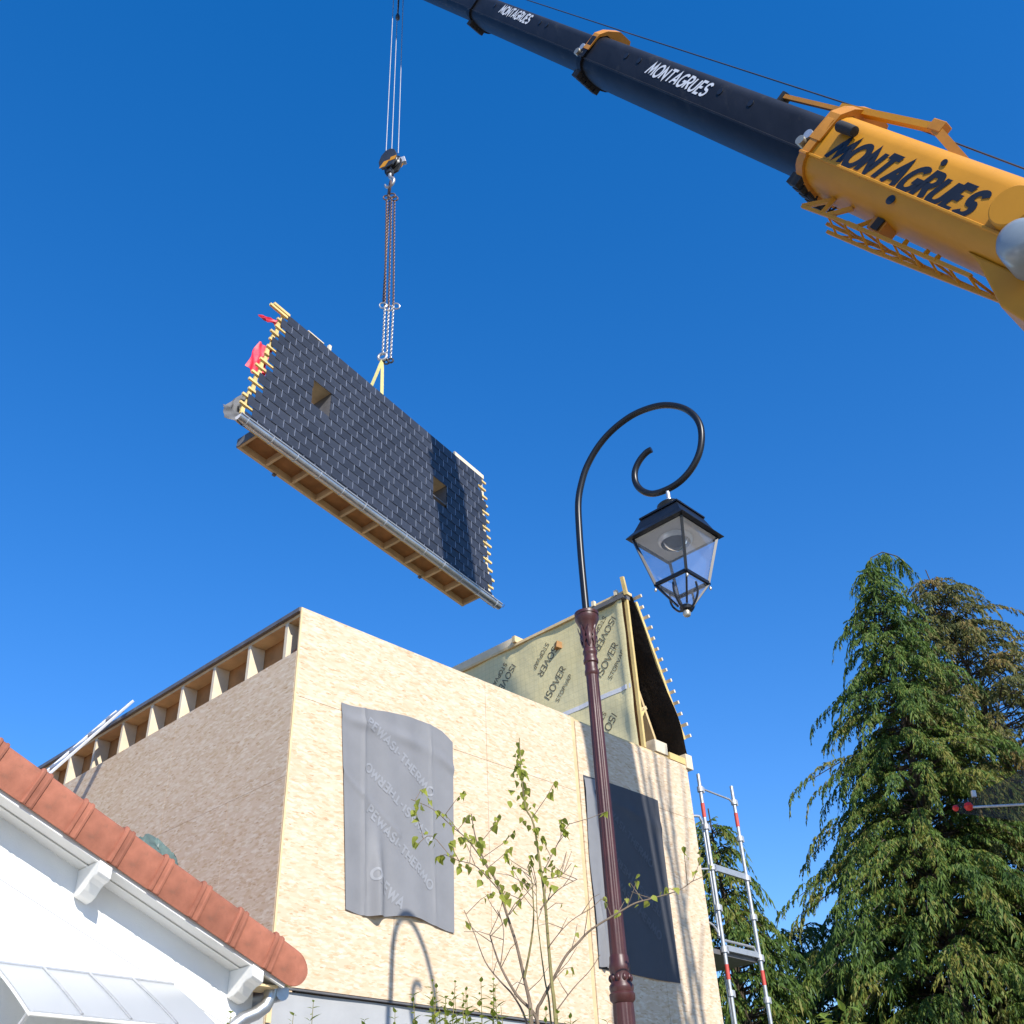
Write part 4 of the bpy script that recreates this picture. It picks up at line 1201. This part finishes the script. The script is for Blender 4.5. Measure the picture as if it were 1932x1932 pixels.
# turntable and carrier (beside the camera, out of the picture)
MB().lathe([(.9, 1.25), (.95, 1.3), (.95, 1.5), (.9, 1.55)], 32).build('turntable', 'rubber', cr, smooth=True)
MB().prism([(-1.6, 1.55), (2.6, 1.55), (2.6, 2.5), (.6, 3.2), (-1.1, 3.1)], lambda x, y, d: tuple(Matrix.Rotation(math.radians(-45), 3, 'Z') @ V((x, d, y))), -.9, -.45).build('turret_plate', 'crane_yellow', cr, bevel=.03)
MB().prism([(-1.6, 1.55), (2.6, 1.55), (2.6, 2.5), (.6, 3.2), (-1.1, 3.1)], lambda x, y, d: tuple(Matrix.Rotation(math.radians(-45), 3, 'Z') @ V((x, d, y))), .45, .9).build('turret_plate', 'crane_yellow', cr, bevel=.03)
MB().box(-3.2, 7.0, -1.25, 1.25, .75, 1.25).build('carrier_frame', 'crane_yellow', cr, bevel=.04)
MB().box(7.0, 9.0, -1.25, 1.25, .6, 2.8).build('driver_cab', 'crane_yellow', cr, bevel=.12)
for x in (-2.2, -.6, 3.8, 5.4):
    for y in (-1.05, 1.05):
        q = MB().lathe([(.2, -.18), (.5, -.18), (.55, -.1), (.55, .1), (.5, .18), (.2, .18)], 28)
        q.v = [(a_ + x, c2 + y, b_ + .551) for a_, b_, c2 in q.v]
        q.build('wheel', 'rubber', cr, smooth=True)

# ------------------------------------------------------------------ scaffold tower
sc_ = thing('scaffold_tower', 'galvanised scaffold frames with red bands beside the chipboard wall end', 'scaffold', BM)
SU0, SU1, SW = 7.08, 7.92, .3
def std(u, w, ztop, red=()):
    MB().tube([(u, w, .0), (u, w, ztop)], .026, 12).build('standard', 'galv', sc_, smooth=True)
    for z0, z1 in red:
        MB().tube([(u, w, z0), (u, w, z1)], .0275, 12).build('red_band', 'red_band', sc_, smooth=True)
std(SU0, SW, 6.80, ((6.18, 6.38), (4.10, 4.28)))
std(SU1, SW, 6.82, ((6.22, 6.42), (4.12, 4.30)))
for z in (6.58, 6.05, 5.50, 4.98, 4.46, 3.94, 3.4):
    for u in (SU0, SU1):
        MB().lathe([(.03, -.035), (.045, -.035), (.045, .035), (.03, .035)], 12, (u, SW, z)).build('coupler', 'alu', sc_)
        MB().box(u + .03, u + .075, SW - .02, SW + .02, z - .04, z + .04).build('coupler_wedge', 'alu', sc_)
MB().tube([(SU0 + .05, SW, 6.60), (SU1 - .12, SW, 6.60), (SU1 - .03, SW, 6.56)], .014, 8).build('top_rail', 'galv', sc_)
MB().box(SU0 + .03, SU1 - .03, SW - .02, SW + .02, 5.47, 5.55).build('transom', 'galv', sc_)
MB().box(SU0 + .03, SU1 - .03, SW - .02, SW + .02, 4.45, 4.52).build('transom', 'galv', sc_)
MB().tube([(SU0 + .03, SW + .01, 4.58), (SU1 - .10, SW + .01, 4.58), (SU1 - .05, SW + .01, 4.5)], .018, 8).build('transom', 'galv', sc_)
MB().tube([(SU0 + .03, SW, 3.42), (SU1 - .03, SW, 3.45)], .018, 8).build('transom', 'galv', sc_)
# guard frame and deck going back along the hidden wall
RW = 2.6
MB().tube(catmull([(SU0 - .35, SW + .9, 6.28), (SU1 - .30, SW + .55, 6.46), (SU1 - .16, SW + .5, 6.42), (SU1 - .13, SW + .5, 6.2), (SU1 - .12, SW + .5, 4.95), (SU1 - .15, SW + .5, 4.80)], 5), .02, 10).build('guard_frame', 'galv', sc_, smooth=True)
MB().tube([(SU0 - .6, SW + .9, 5.55), (SU1 - .13, SW + .5, 5.72)], .014, 8).build('guard_rail', 'galv', sc_)
MB().tube(catmull([(SU0 - .6, SW + .9, 5.08), (SU0 + .2, SW + .75, 5.05), (SU1 - .25, SW + .55, 4.98), (SU1 - .14, SW + .5, 4.85)], 4), .014, 8).build('guard_rail', 'galv', sc_)
MB().tube([(SU1 - .12, SW + .5, 4.3), (SU1 - .06, SW + .45, 0.)], .02, 10).build('guard_frame', 'galv', sc_)
MB().box(SU0 - .45, SU1 - .02, SW + .04, SW + RW, 4.40, 4.46).build('deck_board', 'dark_cap', sc_)
for u in (SU0, SU1):
    std(u, SW + RW, 5.4)

# ------------------------------------------------------------------ conifers
def conifer(name, label, base, H, R_, seed, mat, tipdroop=0., lean=(0, 0), density=1., shape=1.0, zmin=.04, tier=.5):
    rg_ = np.random.default_rng(seed)
    root = thing(name, label, 'tree', Matrix.Translation(base), 'conifers behind the building site')
    tp = [V((lean[0] * i / 12, lean[1] * i / 12, H * i / 12)) for i in range(13)]
    if tipdroop:
        tp = tp[:-1] + [V((lean[0] * .98 - .06, lean[1], H * .965)), V((lean[0] * 1.0, lean[1], H * .99)), V((lean[0] + tipdroop * .35, lean[1], H)), V((lean[0] + tipdroop * .7, lean[1], H - .12)), V((lean[0] + tipdroop, lean[1], H - .5))]
    MB().tube(tp, [max(.012, .24 * (1 - i / 11.2)) for i in range(len(tp))], 9).build('trunk', 'bark_dark', root, smooth=True)
    limb = MB()
    SP, SD, SL, SR = [], [], [], []      # sprays: root, direction, length, droop
    def spray(p, d, L, dr_):
        SP.append(p); SD.append(d); SL.append(L); SR.append(dr_)
    nt_ = int(H * (1 - zmin) / tier)
    idx = 0
    for ti in range(nt_):
        zt = H * zmin + (ti + .5) * tier
        nb = int((9 + 9 * (1 - zt / H)) * density)
        for j in range(nb):
            idx += 1
            z = zt + rg_.normal(0, tier * .2)
            t = min(.985, z / H)
            az = idx * 2.399 + rg_.normal(0, .25)
            lob = 1 + .16 * math.sin(az * 2 + ti * 1.7 + seed) + .14 * math.sin(ti * 2.9 + seed * 2)
            L = R_ * (max(0, 1 - t) ** shape + .035) * lob * rg_.uniform(.62, 1.02)
            L = max(L, .22)
            c0 = np.array((lean[0] * t, lean[1] * t, z))
            out = np.array((math.cos(az), math.sin(az), 0.))
            rise = .42 + .25 * t
            nseg = max(2, int(L / .10))
            S_ = np.linspace(0, 1, nseg + 1)
            pts = c0 + np.outer(S_, out) * L + np.outer(L * (rise * S_ - .72 * S_ ** 2.2), (0, 0, 1))
            limb.tube([V(pts[0]), V(pts[nseg // 2]), V(pts[-1])], [.03 * (1 - t) + .010, .012, .004], 4)
            for k in range(1, nseg + 1):
                if S_[k] < .25 and t < .85: continue
                dv_ = pts[k] - pts[k - 1]; dv_ = dv_ / np.linalg.norm(dv_)
                side = np.cross(dv_, (0, 0, 1.))
                for sg in (-1, 1):
                    spray(pts[k], dv_ * .75 + side * sg * rg_.uniform(.3, 1.1) + np.array((0, 0, rg_.uniform(-.25, .2))), rg_.uniform(.20, .40) * (.7 + .3 * (1 - t)), rg_.uniform(.3, 1.9))
            spray(pts[-1], pts[-1] - pts[-2], rg_.uniform(.3, .55), rg_.uniform(.9, 2.0))
    if tipdroop:
        for i in range(len(tp) - 1):
            if tp[i].z < H * .9: continue
            for j in range(16):
                p = np.array(tp[i].lerp(tp[i + 1], rg_.random()))
                spray(p, np.append(rg_.normal(0, 1, 2), -.2), .34, 2.6)
    P = np.array(SP); D = np.array(SD); L = np.array(SL)[:, None]; DR = np.array(SR)[:, None]
    D /= np.linalg.norm(D, axis=1)[:, None] + 1e-9
    side = np.cross(D, (0, 0, 1.)); side /= np.linalg.norm(side, axis=1)[:, None] + 1e-9
    n = 5
    q = P.copy(); d = D.copy(); quads = []
    for k in range(n):
        d = d + np.array((0, 0, -1.)) * DR / n; d /= np.linalg.norm(d, axis=1)[:, None]
        q = q + d * L / n
        for sg in (-1, 1, 0):
            ll = L * (.44 if sg else .30) * (1 - .6 * k / n) * rg_.uniform(.6, 1.3, L.shape)
            e = d * .8 + side * sg * .55 + np.array((0, 0, -.35)) - np.array((0, 0, .35)) * DR * .4 + rg_.normal(0, .16, d.shape)
            e /= np.linalg.norm(e, axis=1)[:, None]
            w = np.cross(e, rg_.normal(0, 1, d.shape)); w /= np.linalg.norm(w, axis=1)[:, None] + 1e-9
            w *= .007 + .012 * rg_.random(L.shape)
            m = q + e * ll * .45
            quads.append(np.stack((q, m + w, q + e * ll + np.array((0, 0, -.22)) * ll, m - w), 1))
    a = np.concatenate(quads).reshape(-1, 3).astype(np.float32)
    nq = len(a) // 4
    limb.build('limbs', 'bark_dark', root)
    me = bpy.data.meshes.new('crown')
    me.vertices.add(len(a)); me.vertices.foreach_set('co', a.ravel())
    me.loops.add(len(a)); me.loops.foreach_set('vertex_index', np.arange(len(a), dtype=np.int32))
    me.polygons.add(nq); me.polygons.foreach_set('loop_start', np.arange(0, len(a), 4, dtype=np.int32)); me.polygons.foreach_set('loop_total', np.full(nq, 4, dtype=np.int32))
    me.materials.append(MATS[mat]); me.update()
    o = bpy.data.objects.new('crown', me); COL.objects.link(o); o.parent = root
    return root
conifer('conifer_tree', 'dense green conifer with a nodding bent tip, tallest of the trees', (6.75, 18.8, 0), 13.05, 5.5, 3, 'conifer_green', .8, (.75, -.2), 1.9, 1.12, .04, .42)
conifer('conifer_tree', 'olive brown conifer with ragged open top beside the bent-tip one', (10.5, 20.2, 0), 13.5, 6.0, 8, 'conifer_olive', 0, (-1.2, 0), 1.75, .76, .04, .42)
conifer('conifer_tree', 'smaller green conifer seen through the scaffold frames', (3.2, 17.2, 0), 7.3, 2.3, 15, 'conifer_green', 0, (-.15, 0), 1.6, .85, .04, .4)
conifer('conifer_tree', 'low dark conifer filling the gap right of the scaffold', (5.0, 20.6, 0), 6.2, 2.8, 23, 'conifer_green', 0, (0, 0), 1.5, .6, .04, .42)

# ------------------------------------------------------------------ young tree in front of the chipboard wall
sp_ = thing('young_tree', 'slender multi-stemmed young tree with sparse heart-shaped leaves', 'tree', Matrix.Translation((.03, 6.0, 0)))
SX, SY = .03, 6.0
ST = {'S1': ([(.12, .0), (.11, 1.6), (.096, 2.484), (.087, 2.678), (.081, 2.861), (.075, 3.111), (.059, 3.303), (.035, 3.531), (-.006, 3.627), (-.022, 3.8), (-.024, 4.049)], .016, 'bark_green'),
 'S2': ([(.0, .0), (-.02, 1.6), (-.033, 2.49), (-.036, 2.591), (-.059, 2.716), (-.094, 2.894), (-.14, 3.054), (-.195, 3.245), (-.255, 3.353), (-.306, 3.49), (-.331, 3.64)], .017, 'bark'),
 'S3': ([(.0, 2.3), (-.002, 2.513), (-.105, 2.64), (-.184, 2.785), (-.224, 2.899), (-.243, 2.966)], .014, 'bark'),
 'S4': ([(-.03, 2.3), (-.061, 2.516), (-.122, 2.641), (-.187, 2.714), (-.269, 2.82), (-.326, 2.969), (-.385, 3.105)], .009, 'bark'),
 'S5': ([(-.059, 2.716), (-.017, 2.874), (.008, 3.022), (.008, 3.192), (-.005, 3.289)], .009, 'bark_green'),
 'S6': ([(.09, .0), (.08, 1.5), (.071, 2.486), (.051, 2.711), (.036, 2.904), (.028, 3.071), (.033, 3.243)], .009, 'bark_green'),
 'S7': ([(.0, 2.2), (-.002, 2.528), (.028, 2.603), (.088, 2.694), (.169, 2.817), (.243, 2.885), (.326, 2.954), (.478, 3.032), (.579, 3.08), (.678, 3.102), (.83, 3.137), (.923, 3.189)], .013, 'bark'),
 'S8': ([(-.195, 3.245), (-.343, 3.473), (-.442, 3.568), (-.562, 3.684), (-.692, 3.752)], .006, 'bark'),
 'S9': ([(.091, 2.539), (.2, 2.657), (.3, 2.745), (.36, 2.82)], .005, 'bark'),
 'S10': ([(.043, 3.02), (.146, 3.116), (.256, 3.17)], .005, 'bark'),
 'S11': ([(-.171, 3.166), (-.31, 3.319), (-.435, 3.368), (-.561, 3.507), (-.642, 3.463)], .005, 'bark'),
 'S12': ([(.065, 3.259), (.126, 3.362), (.208, 3.503), (.249, 3.556)], .005, 'bark'),
 'S13': ([(-.124, 3.003), (-.032, 3.1), (.03, 3.16)], .004, 'bark'),
 'S14': ([(.082, 3.241), (.173, 3.253), (.24, 3.32)], .004, 'bark'),
 'S15': ([(-.184, 2.785), (-.16, 2.95), (-.19, 3.06)], .004, 'bark'),
 'S16': ([(.081, 2.861), (.20, 2.98), (.33, 3.05)], .004, 'bark')}
rl = random.Random(77)
def leafmesh(w, l, fold, curl):
    mb = MB()
    n = 6; vs = []; fs = []
    for k in range(n + 1):
        t = k / n
        ww = w * math.sin(math.pi * min(1, t ** .62)) * (1 - .25 * t)
        z = -curl * t * t
        vs += [(-ww, l * t, z + fold * ww), (0, l * t, z), (ww, l * t, z + fold * ww)]
    for k in range(n):
        a = k * 3
        fs += [(a, a + 1, a + 4, a + 3), (a + 1, a + 2, a + 5, a + 4)]
    return mb.add(vs, fs)
LMS = [leafmesh(.021, .052, .35, .012).mesh('leaf', 'leaf_fresh', True), leafmesh(.024, .050, .15, .02).mesh('leaf', 'leaf_fresh', True), leafmesh(.015, .044, .9, .02).mesh('leaf', 'leaf_fresh', True), leafmesh(.013, .034, .5, .01).mesh('leaf', 'leaf_bud', True)]
nleaf = 0
def put_leaf(p, small=False):
    global nleaf
    if nleaf >= 320: return
    me = LMS[rl.choice((0, 0, 1, 1, 2))] if not small else LMS[rl.choice((2, 3))]
    s_ = rl.uniform(.55, 1.15)
    inst(me, 'leaf', sp_, p - V((SX, SY, 0)), (rl.uniform(-2.2, -.5), rl.uniform(-.6, .6), rl.uniform(0, 6.28)), (s_, s_, s_))
    nleaf += 1
twigpts = []
for key, (pts, r0, mt) in ST.items():
    ph = rl.uniform(0, 6); dep = rl.uniform(-.18, .18)
    zb = pts[0][1]
    P = []
    for i, (x, z) in enumerate(pts):
        y = 6.0 + dep * min(1, max(0, (z - 2.3)) / .8) + .03 * math.sin(z * 3 + ph)
        P.append(V((x, y, z)))
    P = catmull(P, 4)
    P = [p - V((SX, SY, 0)) for p in P]
    MB().tube(P, [max(.0022, r0 * .8 * (1 - .8 * i / len(P))) for i in range(len(P))], 7).build('stem', mt, sp_, smooth=True)
    W = [p + V((SX, SY, 0)) for p in P]
    m = len(W)
    for j in range(int(m * .28), m):
        if W[j].z < 2.6: continue
        if rl.random() < (.42 if W[j].z > 3.0 else .18):
            d = V((rl.uniform(-1, 1), rl.uniform(-.7, .7), rl.uniform(.1, 1.0))).normalized()
            ln = rl.uniform(.08, .24)
            a = W[j]; b = a + d * ln * .6 + V((0, 0, .01)); c_ = a + d * ln + V((0, 0, rl.uniform(-.02, .05)))
            MB().tube([a - V((SX, SY, 0)), b - V((SX, SY, 0)), c_ - V((SX, SY, 0))], [.0026, .002, .0014], 5).build('twig', 'bark', sp_)
            twigpts.append((b, c_))
for k in range(26):
    t = rl.random()
    put_leaf(V((-.03 + .06 * math.sin(k * 2.4) * (1.3 - t), 6.0 + .06 * math.cos(k * 2.4), 3.62 + .44 * t)))
for key in ('S1', 'S2', 'S8', 'S11', 'S12', 'S7'):
    pts = ST[key][0]
    for (x0, z0), (x1, z1) in zip(pts[-5:-1], pts[-4:]):
        for k in range(6 if key in ('S1', 'S8', 'S11') else 4):
            if key == 'S7' and k > 1: continue
            t = rl.random()
            put_leaf(V((x0 + (x1 - x0) * t + rl.uniform(-.03, .03), 6.0 + rl.uniform(-.12, .12), z0 + (z1 - z0) * t + rl.uniform(-.02, .03))))
for a, b in twigpts:
    leafy = max(0, min(1, (b.z - 3.02) / .3)) * (1.15 if b.x < .35 else .5)
    if b.x > .2 and b.z < 3.3: leafy = .3
    for t in (.3, .55, .8, 1.0, 1.0):
        if rl.random() < leafy * .9:
            put_leaf(a.lerp(b, t))

# ------------------------------------------------------------------ privet hedge with upright shoots
hg = thing('privet_hedge', 'privet hedge with fresh yellow-green shoots along the foot of the wall', 'hedge', Matrix.Translation((-.4, 4.6, 0)))
rh = random.Random(9)
pl_ = leafmesh(.0105, .044, .3, .006)
def add_leaf(mb, p, d, s_):
    d = d.normalized(); side = d.cross(V((0, 0, 1)));
    if side.length < 1e-3: side = V((1, 0, 0))
    side.normalize(); nrm = side.cross(d)
    mb.add([p + side * x * s_ + d * y * s_ + nrm * z * s_ for x, y, z in pl_.v], pl_.f)
def shoot(x, y, z0, z1, lean):
    n = int((z1 - z0) / .022)
    P = [V((x + lean * (k / n) + .006 * math.sin(k * .8), y + .01 * math.sin(k * .5), z0 + (z1 - z0) * k / n)) - V((-.4, 4.6, 0)) for k in range(n + 1)]
    MB().tube([P[0], P[n // 2], P[-1]], [.003, .0025, .0012], 5).build('shoot_stem', 'bark_green', hg)
    mb = MB()
    for k in range(2, n + 1):
        a = k * 1.57 + rh.uniform(-.3, .3)
        for sg in (0, math.pi):
            if rh.random() < .15: continue
            d = V((math.cos(a + sg), math.sin(a + sg), rh.uniform(.25, .9)))
            add_leaf(mb, P[k], d, rh.uniform(.6, 1.25) * (1.0 if k < n - 2 else .7))
    mb.build('shoot_leaves', 'leaf_privet', hg)
for i in range(15):
    shoot(-.30 + rh.gauss(0, .085), 4.55 + rh.uniform(-.12, .12), 2.05, rh.uniform(2.37, 2.45) - abs(rh.gauss(0, .02)), rh.uniform(-.04, .04))
for x, zt in ((-1.255, 2.385), (-1.17, 2.33), (-1.05, 2.30), (-.98, 2.345), (-.90, 2.395), (-.80, 2.29), (-.68, 2.315), (-.56, 2.335), (-.52, 2.315), (-.45, 2.37), (-.12, 2.36), (-.05, 2.345), (.02, 2.33), (.07, 2.30), (.16, 2.29), (-1.35, 2.32), (.30, 2.28)):
    shoot(x, 4.6 + rh.uniform(-.1, .1), 2.0, zt, rh.uniform(-.03, .03))
mb = MB()
for i in range(9000):
    x = rh.uniform(-1.9, 1.6); y = rh.uniform(-.35, .35); z = rh.uniform(.05, 2.16 + .07 * math.sin(x * 5) + .05 * math.sin(x * 13))
    if abs(y) < .2 and z < 1.9: continue
    add_leaf(mb, V((x, y, z)), V((rh.gauss(0, 1), rh.gauss(0, 1), rh.gauss(.3, .6))), rh.uniform(.9, 1.6))
hb_ = mb.build('hedge_leaves', 'leaf_privet', hg); hb_['kind'] = 'stuff'
for i in range(16):
    x = -1.8 + i * .21
    MB().tube([(x, rh.uniform(-.1, .1), 0), (x + rh.uniform(-.1, .1), rh.uniform(-.1, .1), 1.2), (x + rh.uniform(-.15, .15), rh.uniform(-.15, .15), 2.1)], [.012, .009, .004], 6).build('hedge_stem', 'bark', hg)

# ------------------------------------------------------------------ bare tree beside the street: its branches shade the wall end
bt_ = thing('bare_tree', 'tall bare street tree outside the picture, casting branch shadows', 'tree', Matrix.Translation((7.6, 7.4, 0)))
rb = random.Random(31)
def branch(P, r0, r1, n=7):
    MB().tube(P, [r0 + (r1 - r0) * i / (len(P) - 1) for i in range(len(P))], n).build('branch', 'bark', bt_, smooth=True)
MB().tube([(0, 0, 0), (-.15, -.1, 3), (-.5, -.3, 5.5), (-.9, -.55, 7.0)], [.16, .13, .11, .08], 10).build('trunk', 'bark', bt_, smooth=True)
s_h = V((sdir.x, sdir.y, sdir.z))
def back(u, z, t): return bw(u, -.02, z) + s_h * t - V((7.6, 7.4, 0))
def shade_branch(uz, t, r0, r1):
    P = catmull([back(u, z, t + .9 + .1 * i) for i, (u, z) in enumerate(uz)], 4)
    branch(P, r0, r1)
shade_branch([(5.60, 2.2), (5.58, 3.4), (5.47, 4.6), (5.36, 5.6), (5.28, 6.6), (5.26, 6.8)], 9.3, .05, .028)
shade_branch([(5.70, 2.0), (5.76, 3.2), (5.74, 4.4), (5.66, 5.6), (5.62, 6.4), (5.63, 6.85)], 9.5, .06, .025)
shade_branch([(5.95, 2.2), (5.92, 3.4), (5.85, 4.4), (5.80, 5.4), (5.86, 6.3), (5.92, 6.8)], 9.6, .05, .022)
shade_branch([(5.40, 2.4), (5.42, 3.2), (5.50, 4.2), (5.44, 5.3), (5.42, 6.3)], 9.4, .035, .018)
shade_branch([(5.74, 4.4), (5.95, 5.0), (6.12, 5.7), (6.2, 6.6)], 9.5, .025, .012)
shade_branch([(5.66, 5.3), (5.50, 5.8), (5.44, 6.6)], 9.5, .022, .012)
shade_branch([(5.90, 3.6), (6.05, 4.2), (6.2, 4.6)], 9.6, .022, .010)
shade_branch([(5.60, 3.3), (5.80, 3.9), (5.86, 4.6)], 9.4, .022, .012)
shade_branch([(5.85, 5.6), (5.72, 6.2), (5.78, 6.7)], 9.6, .02, .01)
for e in ((5.60, 2.2), (5.70, 2.0), (5.95, 2.2), (5.40, 2.4)):
    branch([V((-.9, -.55, 7.0)), V((-.9, -.55, 7.0)).lerp(back(*e, 10.3), .5) + V((0, 0, -.1)), back(*e, 10.3)], .06, .05)

# ------------------------------------------------------------------ shade sail corner in front of the conifers
ss = thing('shade_sail', 'see-through grey shade sail with red end knobs on a thin rod, before the conifers', 'shade sail', Matrix.Translation((5.2, 7.5, 0)))
def so_(x, y, z): return V((x - 5.2, y - 7.5, z))
tipc, t1, t2 = so_(3.37, 8.35, 4.25), so_(4.75, 7.7, 4.72), so_(4.75, 7.7, 3.72)
MB().grid(14, 10, lambda s, t: tipc.lerp(t1.lerp(t2, t), .06 + .94 * s) + V((0, 0, .02 * math.sin(s * 4) * math.sin(t * 3)))).build('sail_mesh', 'smoked', ss, smooth=True)
MB().tube([so_(3.56, 8.24, 4.235), so_(4.75, 7.68, 4.06)], .010, 8).build('rod', 'galv', ss)
for x, y, z, r_ in ((3.455, 8.29, 4.25, .026), (3.545, 8.25, 4.245, .037)):
    MB().lathe([(.002, -r_), (r_ * .7, -r_ * .7), (r_, 0), (r_ * .7, r_ * .7), (.002, r_)], 14, so_(x, y, z)).build('end_knob', 'red_plastic', ss, smooth=True)
MB().beam(so_(3.60, 8.22, 4.31), so_(3.605, 8.22, 4.36), .03, .03).build('tensioner', 'alu', ss)
MB().tube([so_(4.75, 7.68, 0), so_(4.75, 7.68, 4.8)], .03, 10).build('mast', 'galv', ss)
